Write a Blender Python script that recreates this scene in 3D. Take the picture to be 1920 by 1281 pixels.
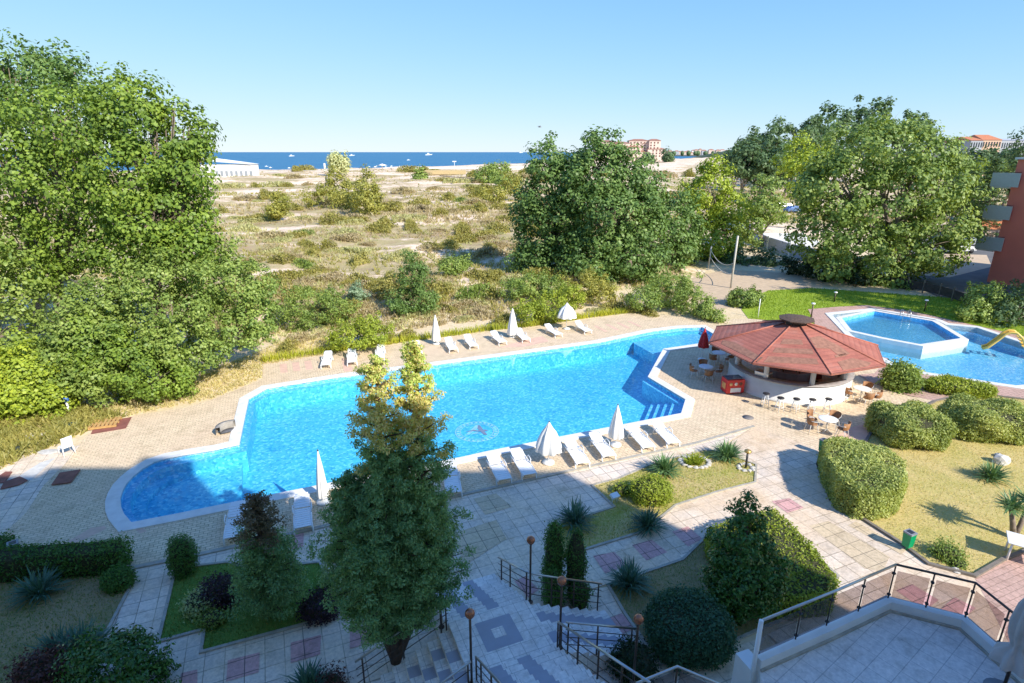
import bpy, bmesh, math, random
import numpy as np
from mathutils import Vector, Matrix
from mathutils.geometry import tessellate_polygon
for o in list(bpy.data.objects): bpy.data.objects.remove(o)
S = bpy.context.scene; COL = S.collection
R = math.radians
# ---------------------------------------------------------------- camera, sky, sun, exposure
F, CX, CY, HOR, H = 1085., 960., 640.5, 285., 13.
PIT = math.atan((CY-HOR)/F)
cd = bpy.data.cameras.new("Camera"); cam = bpy.data.objects.new("Camera", cd); COL.objects.link(cam); S.camera = cam
cd.sensor_width = 36; cd.lens = F/1920*36; cd.clip_start = .1; cd.clip_end = 60000
cam.location = (0, 0, H); cam.rotation_euler = (R(90)-PIT, 0, 0)
SUN_EL = R(36); SUN_AZ = R(-45)      # azimuth from +X, counter-clockwise: the sun stands behind the viewer's right shoulder
sdir = Vector((math.cos(SUN_EL)*math.cos(SUN_AZ), math.cos(SUN_EL)*math.sin(SUN_AZ), math.sin(SUN_EL)))
w = bpy.data.worlds.new("World"); S.world = w; w.use_nodes = True
nt = w.node_tree; nt.nodes.clear()
sky = nt.nodes.new('ShaderNodeTexSky'); sky.sky_type = 'NISHITA'; sky.sun_disc = False
sky.sun_elevation = SUN_EL; sky.sun_rotation = math.atan2(sdir.x, sdir.y)
sky.altitude = 0; sky.air_density = .6; sky.dust_density = .05; sky.ozone_density = 2.0
bg = nt.nodes.new('ShaderNodeBackground'); bg.inputs[1].default_value = .13
wo = nt.nodes.new('ShaderNodeOutputWorld'); 
def vm(op, a, b_):                                   # soft shoulder so that the horizon does not burn out
    x = nt.nodes.new('ShaderNodeVectorMath'); x.operation = op
    for i, q in enumerate((a, b_)):
        if isinstance(q, tuple): x.inputs[i].default_value = q
        else: nt.links.new(q, x.inputs[i])
    return x.outputs[0]
_x = vm('MULTIPLY', sky.outputs[0], (.30,)*3)
_d = vm('ADD', vm('MULTIPLY', _x, (.62, 1.35, 6.5)), (1, 1, 1))
_y = vm('DIVIDE', vm('MULTIPLY', _x, (.82, 1.58, 6.9)), _d)
nt.links.new(vm('MULTIPLY', _y, (1/.30,)*3), bg.inputs[0]); nt.links.new(bg.outputs[0], wo.inputs[0])
sl = bpy.data.lights.new("Sun", 'SUN'); sl.energy = 2.85; sl.angle = R(.53); sl.color = (1, .94, .84)
so = bpy.data.objects.new("Sun", sl); COL.objects.link(so); so.rotation_euler = sdir.to_track_quat('Z', 'Y').to_euler(); so.location = (40, -40, 60)
S.view_settings.view_transform = 'Standard'; S.view_settings.look = 'None'; S.view_settings.gamma = 1; S.view_settings.use_curve_mapping = False
S.view_settings.exposure = 1.28
S.render.engine = 'CYCLES'
S.cycles.max_bounces = 8; S.cycles.transparent_max_bounces = 12
# ---------------------------------------------------------------- helpers
def ray(u, v):
    a = (u-CX)/F; b = (CY-v)/F
    return (a, math.cos(PIT)+b*math.sin(PIT), b*math.cos(PIT)-math.sin(PIT))
def G(u, v, z=0.):                                   # surveyed ground point of the photograph
    d = ray(u, v); t = (z-H)/d[2]; return Vector((d[0]*t, d[1]*t, z))
def P3(u, v, Y):
    d = ray(u, v); t = Y/d[1]; return Vector((d[0]*t, Y, H+d[2]*t))
def GP(pts, z=0.): return [G(u, v, z) for u, v in pts]
A0 = R(22.5); RX = Vector((math.cos(A0), math.sin(A0), 0)); FW = Vector((-math.sin(A0), math.cos(A0), 0))
def tag(o, label=None, cat=None, group=None, kind=None):
    if label: o['label'] = label
    if cat: o['category'] = cat
    if group: o['group'] = group
    if kind: o['kind'] = kind
    return o
def empty(name, loc=(0, 0, 0), rz=0, label=None, cat=None, group=None):
    o = bpy.data.objects.new(name, None); COL.objects.link(o); o.location = loc; o.rotation_euler = (0, 0, rz); o.empty_display_size = .2
    return tag(o, label, cat, group)
def link(name, me, mats, parent=None):
    o = bpy.data.objects.new(name, me); COL.objects.link(o)
    for m in (mats if isinstance(mats, (list, tuple)) else [mats]): me.materials.append(m)
    if parent: o.parent = parent
    return o
KIDS = {}
def dup(root, loc=None, rz=None, scale=None, label=None, group=None, cat=None):
    def cp(o, par):
        c = o.copy(); COL.objects.link(c)
        if par: c.parent = par
        for ch in [k for k in ALLCH(o)]: cp(ch, c)
        return c
    c = cp(root, None)
    if loc is not None: c.location = loc
    if rz is not None: c.rotation_euler = (0, 0, rz)
    if scale: c.scale = scale if isinstance(scale, tuple) else (scale,)*3
    return tag(c, label, cat, group)
def ALLCH(o): return list(o.children)
class MB:
    def __init__(s): s.v = []; s.f = []; s.m = []; s.sm = []
    def add(s, vs, fs, mi=0, smooth=False):
        b = len(s.v); s.v += [tuple(v) for v in vs]
        for f in fs: s.f.append([b+i for i in f]); s.m.append(mi); s.sm.append(smooth)
        return s
    def box(s, c, d, rz=0, mi=0, M=None, taper=1.):
        x, y, z = d[0]/2, d[1]/2, d[2]/2; t = taper
        vs = [Vector(p) for p in ((-x,-y,-z),(x,-y,-z),(x,y,-z),(-x,y,-z),(-x*t,-y*t,z),(x*t,-y*t,z),(x*t,y*t,z),(-x*t,y*t,z))]
        m = M if M else Matrix.Rotation(rz, 4, 'Z'); c = Vector(c)
        return s.add([m @ v + c for v in vs], [(0,3,2,1),(4,5,6,7),(0,1,5,4),(1,2,6,5),(2,3,7,6),(3,0,4,7)], mi)
    def prism(s, poly, z0, z1, mi=0, mi_side=None, holes=(), bottom=True):
        loops = [[Vector((p[0], p[1], 0)) for p in poly]] + [[Vector((p[0], p[1], 0)) for p in h] for h in holes]
        tris = tessellate_polygon(loops); fl = [p for l in loops for p in l]; n = len(fl)
        def up(t, flip=False):
            a, b, c = [fl[i] for i in t]; ccw = (b-a).cross(c-a).z > 0
            return tuple(t) if ccw != flip else tuple(reversed(t))
        s.add([(p.x, p.y, z1) for p in fl], [up(t) for t in tris], mi)
        if z0 is None: return s
        if bottom: s.add([(p.x, p.y, z0) for p in fl], [up(t, True) for t in tris], mi if mi_side is None else mi_side)
        for k, l in enumerate(loops):
            ar = sum(l[i].x*l[(i+1) % len(l)].y-l[(i+1) % len(l)].x*l[i].y for i in range(len(l)))
            n = len(l); vs = [(p.x, p.y, z0) for p in l]+[(p.x, p.y, z1) for p in l]
            fs = []
            for i in range(n):
                j = (i+1) % n; q = (i, j, n+j, n+i)
                if (ar < 0) != (k > 0): q = q[::-1]
                fs.append(q)
            s.add(vs, fs, mi if mi_side is None else mi_side)
        return s
    def tube(s, pts, rad, n=8, mi=0, cap=True):
        pts = [Vector(p) for p in pts]
        rs = rad if isinstance(rad, (list, tuple)) else [rad]*len(pts)
        vs = []; up = Vector((.13, .07, 1)).normalized()
        for i, p in enumerate(pts):
            t = (pts[min(i+1, len(pts)-1)]-pts[max(i-1, 0)]).normalized()
            a = t.cross(up); a = a.normalized() if a.length > .05 else t.cross(Vector((1, 0, 0))).normalized()
            b = t.cross(a)
            for k in range(n): th = 2*math.pi*k/n; vs.append(p+(a*math.cos(th)+b*math.sin(th))*rs[i])
        fs = [(i*n+k, (i+1)*n+k, (i+1)*n+(k+1) % n, i*n+(k+1) % n) for i in range(len(pts)-1) for k in range(n)]
        if cap: fs += [tuple(range(n)), tuple(reversed(range((len(pts)-1)*n, len(pts)*n)))]
        return s.add(vs, fs, mi, True)
    def lathe(s, c, prof, n=20, mi=0, smooth=True, a0=0, a1=2*math.pi, axis=None):
        c = Vector(c); full = abs(a1-a0-2*math.pi) < 1e-6; m = n if full else n+1
        vs = [(c.x+r*math.cos(a0+(a1-a0)*k/n), c.y+r*math.sin(a0+(a1-a0)*k/n), c.z+z) for r, z in prof for k in range(m)]
        fs = [(i*m+k, i*m+(k+1) % m, (i+1)*m+(k+1) % m, (i+1)*m+k) for i in range(len(prof)-1) for k in range(n)]
        if full:
            if prof[-1][0] > 1e-4: fs.append(tuple((len(prof)-1)*m+k for k in range(m)))
            if prof[0][0] > 1e-4: fs.append(tuple(reversed(range(m))))
        return s.add(vs, fs, mi, smooth)
    def sphere(s, c, r, n=14, mi=0):
        r = r if isinstance(r, (tuple, list)) else (r, r, r)
        vs = []; fs = []; h = n//2
        for i in range(h+1):
            th = math.pi*i/h
            for k in range(n):
                a = 2*math.pi*k/n; vs.append((c[0]+r[0]*math.sin(th)*math.cos(a), c[1]+r[1]*math.sin(th)*math.sin(a), c[2]-r[2]*math.cos(th)))
        fs = [(i*n+k, i*n+(k+1) % n, (i+1)*n+(k+1) % n, (i+1)*n+k) for i in range(h) for k in range(n)]
        return s.add(vs, fs, mi, True)
    def ribbon(s, pts, wdt, z0, z1, mi=0, close=False):       # kerb along a path
        L = offset_path(pts, wdt/2, close); Rr = offset_path(pts, -wdt/2, close)
        n = len(pts); seg = n if close else n-1
        for i in range(seg):
            j = (i+1) % n; q = [L[i], L[j], Rr[j], Rr[i]]
            vs = [(p[0], p[1], z0+p[2]) for p in q]+[(p[0], p[1], z1+p[2]) for p in q]
            s.add(vs, [(0,1,2,3)[::1], (7,6,5,4), (0,4,5,1), (1,5,6,2), (2,6,7,3), (3,7,4,0)], mi)
        return s
    def build(s, name, mats, parent=None, bevel=0, fix=True):
        me = bpy.data.meshes.new(name); me.from_pydata(s.v, [], s.f)
        me.polygons.foreach_set('material_index', s.m); me.polygons.foreach_set('use_smooth', s.sm)
        me.validate()
        if fix:
            bm = bmesh.new(); bm.from_mesh(me); bmesh.ops.recalc_face_normals(bm, faces=bm.faces); bm.to_mesh(me); bm.free()
        o = link(name, me, mats, parent)
        if bevel:
            b = o.modifiers.new('bevel', 'BEVEL'); b.width = bevel; b.segments = 2; b.limit_method = 'ANGLE'; b.angle_limit = R(40)
        return o
def offset_path(pts, d, close=True):
    n = len(pts); out = []
    for i in range(n):
        p = Vector(pts[i]); a = Vector(pts[(i-1) % n]); b = Vector(pts[(i+1) % n])
        e1 = (p-a); e2 = (b-p)
        if not close and i == 0: e1 = e2
        if not close and i == n-1: e2 = e1
        e1 = Vector((e1.x, e1.y)).normalized(); e2 = Vector((e2.x, e2.y)).normalized()
        n1 = Vector((e1.y, -e1.x)); n2 = Vector((e2.y, -e2.x)); m = n1+n2
        k = d/max(.35, (m.length/2))
        m = m.normalized()*k
        out.append(Vector((p.x+m.x, p.y+m.y, p.z)))
    return out
def ccw(pts):
    a = sum(pts[i].x*pts[(i+1) % len(pts)].y-pts[(i+1) % len(pts)].x*pts[i].y for i in range(len(pts)))
    return pts if a > 0 else pts[::-1]
def inside(x, y, poly):                                # vectorised point in polygon
    x = np.asarray(x); y = np.asarray(y); r = np.zeros(x.shape, bool); n = len(poly)
    for i in range(n):
        x1, y1 = poly[i][0], poly[i][1]; x2, y2 = poly[(i+1) % n][0], poly[(i+1) % n][1]
        c = ((y1 > y) != (y2 > y)) & (x < (x2-x1)*(y-y1)/((y2-y1) if y2 != y1 else 1e-9)+x1); r ^= c
    return r
# ---------------------------------------------------------------- materials
MC = {}
def nodes(name):
    m = bpy.data.materials.new(name); m.use_nodes = True; n = m.node_tree.nodes; l = m.node_tree.links
    return m, n, l, n['Principled BSDF']
def pos(n, l, rot=0, sc=(1, 1, 1), loc=(0, 0, 0)):
    g = n.new('ShaderNodeNewGeometry'); mp = n.new('ShaderNodeMapping'); mp.inputs['Rotation'].default_value = (0, 0, rot); mp.inputs['Scale'].default_value = sc; mp.inputs['Location'].default_value = loc
    l.new(g.outputs['Position'], mp.inputs[0]); return mp.outputs[0]
def noise(n, l, vec, scale, detail=4, rough=.55):
    t = n.new('ShaderNodeTexNoise'); t.inputs['Scale'].default_value = scale; t.inputs['Detail'].default_value = detail; t.inputs['Roughness'].default_value = rough
    if vec is not None: l.new(vec, t.inputs['Vector'])
    return t.outputs['Fac']
def ramp(n, l, fac, stops, interp='LINEAR'):
    r = n.new('ShaderNodeValToRGB'); r.color_ramp.interpolation = interp; e = r.color_ramp.elements
    while len(e) < len(stops): e.new(.5)
    for i, (p, c) in enumerate(stops): e[i].position = p; e[i].color = (*c, 1) if len(c) == 3 else c
    l.new(fac, r.inputs[0]); return r.outputs[0]
def mix(n, l, fac, a, b, mode='MIX'):
    x = n.new('ShaderNodeMix'); x.data_type = 'RGBA'; x.blend_type = mode
    for i, val in ((0, fac), (6, a), (7, b)):
        if hasattr(val, 'is_linked') or hasattr(val, 'links'): l.new(val, x.inputs[i])
        else: x.inputs[i].default_value = val if i == 0 else (*val, 1)
    return x.outputs[2]
def bump(n, l, h, b, strength=.3, dist=.02):
    x = n.new('ShaderNodeBump'); x.inputs['Strength'].default_value = strength; x.inputs['Distance'].default_value = dist
    l.new(h, x.inputs['Height']); l.new(x.outputs[0], b.inputs['Normal'])
def dk(c, k): return tuple(min(1, x*k) for x in c)
def mat(name, col, rough=.6, metal=0, var=.2, scale=5, bmp=0, spec=.5, alpha=1):
    if name in MC: return MC[name]
    m, n, l, b = nodes(name); p = pos(n, l)
    f = noise(n, l, p, scale, 5)
    c = ramp(n, l, f, [(.3, dk(col, 1-var)), (.7, dk(col, 1+var*.6))]); l.new(c, b.inputs['Base Color'])
    b.inputs['Roughness'].default_value = rough; b.inputs['Metallic'].default_value = metal; b.inputs['Specular IOR Level'].default_value = spec
    if bmp: bump(n, l, f, b, bmp, .03)
    MC[name] = m; return m
LEAFK = 2.0; LSC = .80
def leafmat(name, cols, trans=.35, rough=.5):
    if name in MC: return MC[name]
    m, n, l, b = nodes(name); g = n.new('ShaderNodeNewGeometry')
    p = pos(n, l); big = noise(n, l, p, .45, 3)
    if not name.startswith(('dark_', 'purple', 'russet')): cols = [(min(1, c[0]*LEAFK*1.02), min(1, c[1]*LEAFK), min(1, c[2]*LEAFK*.92)) for c in cols]
    st = [(i/(len(cols)-1)*.9+.05, c) for i, c in enumerate(cols)]
    ad = n.new('ShaderNodeMath'); ad.operation = 'MULTIPLY_ADD'; ad.inputs[1].default_value = .9; l.new(big, ad.inputs[0])
    mu = n.new('ShaderNodeMath'); mu.operation = 'MULTIPLY_ADD'; mu.inputs[1].default_value = .40; mu.inputs[2].default_value = -.14
    l.new(g.outputs['Random Per Island'], mu.inputs[0]); l.new(mu.outputs[0], ad.inputs[2])
    c = ramp(n, l, ad.outputs[0], st)
    l.new(c, b.inputs['Base Color']); b.inputs['Roughness'].default_value = rough; b.inputs['Specular IOR Level'].default_value = .4
    tr = n.new('ShaderNodeBsdfTranslucent'); c2 = mix(n, l, 1., c, (1.0, .95, .35), 'MULTIPLY')
    l.new(c2, tr.inputs[0]); mx = n.new('ShaderNodeMixShader'); mx.inputs[0].default_value = trans
    l.new(b.outputs[0], mx.inputs[1]); l.new(tr.outputs[0], mx.inputs[2]); l.new(mx.outputs[0], n['Material Output'].inputs[0])
    MC[name] = m; return m
def paving(name, c1, c2, mortar, bw, bh, off=.5, msize=.012, rot=-A0, tint=None, tfac=.35, loc=(0, 0, 0), tscale=.35, rough=.8):
    m, n, l, b = nodes(name); p = pos(n, l, rot, loc=loc)
    br = n.new('ShaderNodeTexBrick'); br.offset = off; br.squash = 1
    for k, v in (('Color1', (*c1, 1)), ('Color2', (*c2, 1)), ('Mortar', (*mortar, 1)), ('Scale', 1), ('Mortar Size', msize), ('Mortar Smooth', .1), ('Bias', 0), ('Brick Width', bw), ('Row Height', bh)): br.inputs[k].default_value = v
    l.new(p, br.inputs['Vector']); c = br.outputs['Color']
    f = noise(n, l, p, tscale, 6, .6); s = ramp(n, l, f, [(.35, (0, 0, 0)), (.65, (tfac,)*3)])
    if tint: c = mix(n, l, s, c, tint)
    d = noise(n, l, p, 9, 6, .7); c = mix(n, l, 1., c, ramp(n, l, d, [(.25, (.68,)*3), (.75, (1.16,)*3)]), 'MULTIPLY')
    st = noise(n, l, p, 1.3, 8, .75); c = mix(n, l, 1., c, ramp(n, l, st, [(.28, (.62, .61, .58)), (.40, (.86,.85,.83)), (.50, (1,)*3)]), 'MULTIPLY')
    l.new(c, b.inputs['Base Color']); b.inputs['Roughness'].default_value = rough; b.inputs['Specular IOR Level'].default_value = .3
    inv = n.new('ShaderNodeMath'); inv.operation = 'SUBTRACT'; inv.inputs[0].default_value = 1; l.new(br.outputs['Fac'], inv.inputs[1]); bump(n, l, inv.outputs[0], b, .5, .01)
    MC[name] = m; return m
def grassmat(name, cols, s1=.5, s2=9., bmp=.6):
    m, n, l, b = nodes(name); p = pos(n, l)
    a = noise(n, l, p, s1, 5, .6); d = noise(n, l, p, s2, 6, .7)
    x = n.new('ShaderNodeMath'); x.operation = 'MULTIPLY_ADD'; x.inputs[1].default_value = .55; l.new(d, x.inputs[0])
    y = n.new('ShaderNodeMath'); y.operation = 'MULTIPLY'; y.inputs[1].default_value = .5; l.new(a, y.inputs[0]); l.new(y.outputs[0], x.inputs[2])
    k = len(cols); c = ramp(n, l, x.outputs[0], [(.3+.45*i/(k-1), q) for i, q in enumerate(cols)])
    l.new(c, b.inputs['Base Color']); b.inputs['Roughness'].default_value = .95; b.inputs['Specular IOR Level'].default_value = .1
    bump(n, l, d, b, bmp, .05); MC[name] = m; return m
M_deck = paving('cream_pavers', (.88, .70, .47), (.76, .60, .39), (.34, .26, .17), .28, .14, tint=(.74, .55, .38), tfac=.5, msize=.010)
M_decknear = M_deck
M_path = paving('stone_slabs', (.88, .74, .61), (.68, .59, .51), (.25, .215, .18), .5, .5, off=0, tint=(.84, .66, .45), tfac=.8, msize=.013)
M_pathlit = paving('sand_slabs', (.82, .69, .56), (.66, .56, .46), (.28, .235, .18), .58, .58, off=0, tint=(.76, .56, .36), tfac=.9, msize=.014)
M_pink = paving('pink_slabs', (.74, .42, .38), (.62, .35, .33), (.2, .14, .12), .5, .5, off=0, msize=.012)
M_pinkdeck = paving('rose_pavers', (.66, .42, .34), (.58, .37, .30), (.34, .22, .17), .3, .2, tint=(.5, .34, .27), tfac=.5)
M_strip = mat('rose_strip', (.70, .46, .34), .85, var=.15, scale=3)
M_red_sheet = mat('brown_red_sheet', (.27, .10, .075), .7, var=.3, scale=3, bmp=.1)
M_coping = mat('white_coping', (.74, .72, .68), .6, var=.12, scale=2.5)
M_white = mat('white_plastic', (.80, .80, .79), .4, var=.06, scale=4)
M_whitew = mat('white_render', (.74, .73, .70), .8, var=.1, scale=1.5, bmp=.1)
M_curb = mat('grey_kerb', (.42, .38, .31), .85, var=.25, scale=4)
M_kerbd = mat('dark_kerb', (.20, .17, .14), .9, var=.3, scale=4)
M_metal = mat('brushed_rail', (.55, .52, .48), .3, .9, var=.1)
M_bronze = mat('bronze_metal', (.10, .07, .055), .45, .6, var=.25)
M_copper = mat('copper_globe', (.45, .17, .09), .25, .55, var=.3, scale=9)
M_black = mat('black_plastic', (.03, .03, .035), .4, var=.2)
M_gray = mat('grey_plastic', (.25, .26, .28), .5, var=.2)
M_dryg = grassmat('dry_lawn', [(.28, .26, .07), (.46, .40, .13), (.60, .46, .20), (.38, .38, .10)], .5, 10)
M_green = grassmat('green_lawn', [(.16, .24, .02), (.26, .36, .04), (.40, .46, .08)], .3, 6)
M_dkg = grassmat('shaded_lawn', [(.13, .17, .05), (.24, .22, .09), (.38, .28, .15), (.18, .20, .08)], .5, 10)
M_bark = mat('grey_bark', (.23, .18, .14), .9, var=.4, scale=6, bmp=.5)
M_barkd = mat('brown_bark', (.11, .07, .05), .9, var=.4, scale=9, bmp=.5)
# ---------------------------------------------------------------- foliage
def quads(name, C, N, L, W, m, parent=None, rng=None, fold=False, droop=None):
    """leaf shaped quads: C centres, N normals, L lengths, W widths"""
    n = len(C); rng = rng or np.random.default_rng(1)
    N = N/np.maximum(np.linalg.norm(N, axis=1, keepdims=True), 1e-6)
    T = rng.normal(size=(n, 3))
    if droop is not None: T = T*.6+np.array(droop)
    T -= N*np.sum(T*N, 1, keepdims=True); T /= np.maximum(np.linalg.norm(T, axis=1, keepdims=True), 1e-6); B = np.cross(N, T)
    L = np.broadcast_to(L, (n,))[:, None]; W = np.broadcast_to(W, (n,))[:, None]
    V = np.stack([C-T*L*.5, C+B*W*.5+T*L*.05, C+T*L*.5, C-B*W*.5+T*L*.05], 1).reshape(-1, 3)
    return rawquads(name, V, m, parent)
def rawquads(name, V, m, parent=None):
    n = len(V)//4; me = bpy.data.meshes.new(name)
    me.vertices.add(len(V)); me.vertices.foreach_set('co', V.astype(np.float32).ravel())
    me.loops.add(4*n); me.loops.foreach_set('vertex_index', np.arange(4*n, dtype=np.int32))
    me.polygons.add(n); me.polygons.foreach_set('loop_start', np.arange(0, 4*n, 4, dtype=np.int32))
    me.update(calc_edges=True); return link(name, me, m, parent)
def unit(rng, n):
    d = rng.normal(size=(n, 3)); return d/np.linalg.norm(d, axis=1, keepdims=True)
def crown_pts(blobs, seed, ncl, per, cr, shell=.72):
    rng = np.random.default_rng(seed); c = np.array([b[0] for b in blobs], float); r = np.array([b[1] if hasattr(b[1], '__len__') else (b[1],)*3 for b in blobs], float)
    ar = (r[:, 0]*r[:, 1]+r[:, 0]*r[:, 2]+r[:, 1]*r[:, 2]); k = rng.choice(len(c), ncl*2, p=ar/ar.sum())
    d = unit(rng, ncl*2); rad = shell+(1.04-shell)*rng.random(ncl*2)**.6; rad[rng.random(ncl*2) < .12] *= 1.10
    fz = rng.random((len(c), 6))*6.28; nz = np.sin(2.3*d[:, 0]*1.6+fz[k, 0])*np.sin(3.4*d[:, 1]+fz[k, 1])+.8*np.sin(4.7*d[:, 2]+fz[k, 2]+2*d[:, 0])+.5*np.sin(8*d[:, 0]+fz[k, 3])*np.sin(7*d[:, 2]+fz[k, 4])
    rad = rad*(1+.17*nz)
    far_ = rng.random(ncl*2) < .14; rad[far_] *= 1.04+.14*rng.random(far_.sum())
    pc = c[k]+d*r[k]*rad[:, None]
    up_ = (rng.random(ncl*2) < .16) & (d[:, 2] > .15); pc[up_, 2] += cr*(.3+.8*rng.random(up_.sum()))
    deep = np.zeros(len(pc), bool)
    for j in range(len(c)):
        q = np.linalg.norm((pc-c[j])/r[j], axis=1); deep |= (q < .62)
    sel = ~deep; pc = pc[sel][:ncl]; d = d[sel][:ncl]; m = len(pc)
    crs = cr*(.34+.86*rng.random(m)**1.3); n = np.maximum(6, (per*(crs/cr)**1.5).astype(int)); idx = np.repeat(np.arange(m), n)
    off = unit(rng, len(idx)); q = rng.random(len(idx))**.45
    C = pc[idx]+off*(q*crs[idx])[:, None]*np.array([1, 1, .8])
    N = off*.9+d[idx]*.5+unit(rng, len(idx))*.6+np.array([0, 0, .35])
    return C, N, rng
def limbs(mb, base, blobs, r0, rng, mi=0, lean=(0, 0), fork=.25):
    base = Vector(base); top = max(b[0][2] for b in blobs); cxy = Vector(np.mean([b[0] for b in blobs], axis=0)[:2]).to_3d()
    mid = base.lerp(Vector((cxy.x, cxy.y, top)), fork); mid.x += lean[0]; mid.y += lean[1]
    tr = [base-Vector((0, 0, .3)), base.lerp(mid, .5)+Vector((.1, -.05, 0)), mid]
    mb.tube(tr, [r0*1.25, r0, r0*.85], 10, mi)
    for b in blobs:
        e = Vector(b[0]); m = mid.lerp(e, .5)+Vector((rng.uniform(-.3, .3), rng.uniform(-.3, .3), -.3))
        mb.tube([mid, m, e], [r0*.6, r0*.38, r0*.12], 7, mi)
        for _ in range(3):
            t = e+Vector((rng.uniform(-1, 1), rng.uniform(-1, 1), rng.uniform(-.2, 1)))*(b[1] if not hasattr(b[1], '__len__') else b[1][0])*.8
            mb.tube([m, m.lerp(t, .5), t], [r0*.2, r0*.12, r0*.04], 5, mi)
def tree(name, label, cat, base, blobs, lm, seed, ncl=200, per=45, cr=.8, ls=.22, r0=.25, bark=None, group=None, asp=.75, lean=(0, 0), fork=.25, shell=.72):
    root = empty(name, base, 0, label, cat, group); B = Vector(base)
    bl = [((b[0][0]-B.x, b[0][1]-B.y, b[0][2]-B.z), b[1]) for b in blobs]
    C, N, rng = crown_pts(bl, seed, ncl, int(per*1.45), cr, shell); C[:, 2] = np.maximum(C[:, 2], .05)
    L = ls*LSC*(.6+.8*rng.random(len(C)))
    quads('crown', C, N, L, L*asp, lm, root, rng)
    mb = MB(); limbs(mb, (0, 0, 0), bl, r0, random.Random(seed), lean=lean, fork=fork); mb.build('trunk', bark or M_bark, root, fix=False)
    return root
def shell_pts(verts, faces, n, rng, jit=.04):
    V = np.array([tuple(v) for v in verts]); T = []
    for f in faces:
        for i in range(1, len(f)-1): T.append((f[0], f[i], f[i+1]))
    T = np.array(T); a, b, c = V[T[:, 0]], V[T[:, 1]], V[T[:, 2]]; cr = np.cross(b-a, c-a); ar = np.linalg.norm(cr, axis=1)
    k = rng.choice(len(T), n, p=ar/ar.sum()); u = rng.random(n); v = rng.random(n); s = u+v > 1; u[s] = 1-u[s]; v[s] = 1-v[s]
    Pp = a[k]+(b[k]-a[k])*u[:, None]+(c[k]-a[k])*v[:, None]; Nn = cr[k]/np.maximum(ar[k], 1e-9)[:, None]
    return Pp, Nn
def superell(rx, ry, h, e=.8, n=28, z0=0., bottom=.25):      # clipped topiary shape
    vs = []; fs = []; m = 10
    f = lambda x: math.copysign(abs(x)**e, x)
    for i in range(m+1):
        t = -math.pi/2*bottom*2*(1-i/m)+math.pi/2*(i/m) if False else (-.32*math.pi)*(1-i/m)+(math.pi/2)*(i/m)
        for k in range(n):
            a = 2*math.pi*k/n
            vs.append((rx*f(math.cos(t))*f(math.cos(a)), ry*f(math.cos(t))*f(math.sin(a)), f(math.sin(t))))
    z = [v[2] for v in vs]; lo = min(z); vs = [(v[0], v[1], z0+(v[2]-lo)/(1-lo)*h) for v in vs]
    for i in range(m):
        for k in range(n): fs.append((i*n+k, i*n+(k+1) % n, (i+1)*n+(k+1) % n, (i+1)*n+k))
    return vs, fs
def hedge(name, label, cat, loc, shape, lm, n, ls=.09, rz=0, seed=1, jit=.07, group=None, asp=.6, lump=.06, stray=.08, up=.25):
    vs, fs = shape; rng = np.random.default_rng(seed); V = np.array(vs, float)
    ctr = V.mean(0)
    ph = rng.random(6)*6; k = 2.2
    bumpf = lambda X: lump*(np.sin(X[:, 0]*k+ph[0])*np.sin(X[:, 1]*k*1.3+ph[1])+.7*np.sin(X[:, 2]*k*2.1+ph[2]+X[:, 0]*3.1)+.5*np.sin(X[:, 0]*5.3+ph[3])*np.sin(X[:, 1]*6.1+X[:, 2]*5+ph[4]))
    C, Nn = shell_pts(V, fs, n, rng)
    o = C-ctr; s = np.sign(np.sum(o*Nn, 1)); s[s == 0] = 1; Nn = Nn*s[:, None]
    C = C+Nn*(bumpf(C)+rng.normal(size=n)*jit-jit*.5)[:, None]
    st = rng.random(n) < stray; C[st] += Nn[st]*(.12*rng.random(st.sum()))[:, None]; C[:, 2] = np.maximum(C[:, 2], .03)
    N = Nn*.55+unit(rng, n)*.75+np.array([0, 0, up])
    L = ls*(.6+.8*rng.random(n))
    root = empty(name, loc, rz, label, cat, group)
    quads('foliage', C, N, L, L*asp, lm, root, rng)
    core = MB(); core.add([tuple(ctr+(v-ctr)*.90) if v[2] > .1 else (ctr[0]+(v[0]-ctr[0])*.9, ctr[1]+(v[1]-ctr[1])*.9, v[2]) for v in V], fs, 0, True); core.build('inner_core', mat('inner_core', (.05, .05, .02), .95, var=.5, scale=12, bmp=.8), root)  # added solid dark core, keeps the gaps between leaves opaque
    return root
def yucca(loc, r, label, seed, lm, n=150, group='spiky yucca plants', name='yucca', cat='yucca', up=.1, w=.045, hz=0., h=None):
    rng = np.random.default_rng(seed); V = []
    for i in range(n):
        a = rng.random()*6.283; el = math.asin(min(1, up+(1-up)*rng.random()**.8*.98)); L = r*(.75+.4*rng.random())
        hd = np.array([rng.normal()*.12*r, rng.normal()*.12*r, hz+rng.random()*.25*r])
        d = np.array([math.cos(a)*math.cos(el), math.sin(a)*math.cos(el), math.sin(el)*(h or 1)]); sd = np.array([-math.sin(a), math.cos(a), 0])
        p0 = hd+d*.06*r; p1 = hd+d*L*.55; p2 = hd+d*L-np.array([0, 0, .16*L*math.cos(el)])
        ww = w*(.8+.4*rng.random())
        for (q0, q1, w0, w1) in ((p0, p1, ww*.6, ww), (p1, p2, ww, ww*.12)):
            V += [q0-sd*w0/2, q0+sd*w0/2, q1+sd*w1/2, q1-sd*w1/2]
    V = np.array(V); V[:, 2] = np.maximum(V[:, 2], .01)
    # merge the two quads of a blade so that a blade keeps one tone
    o = rawquads(name, V, lm); o.location = loc; return tag(o, label, cat, group)
LF_poplar = leafmat('poplar_leaves', [(.035, .065, .015), (.08, .13, .022), (.14, .20, .03), (.21, .26, .045)])
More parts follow.
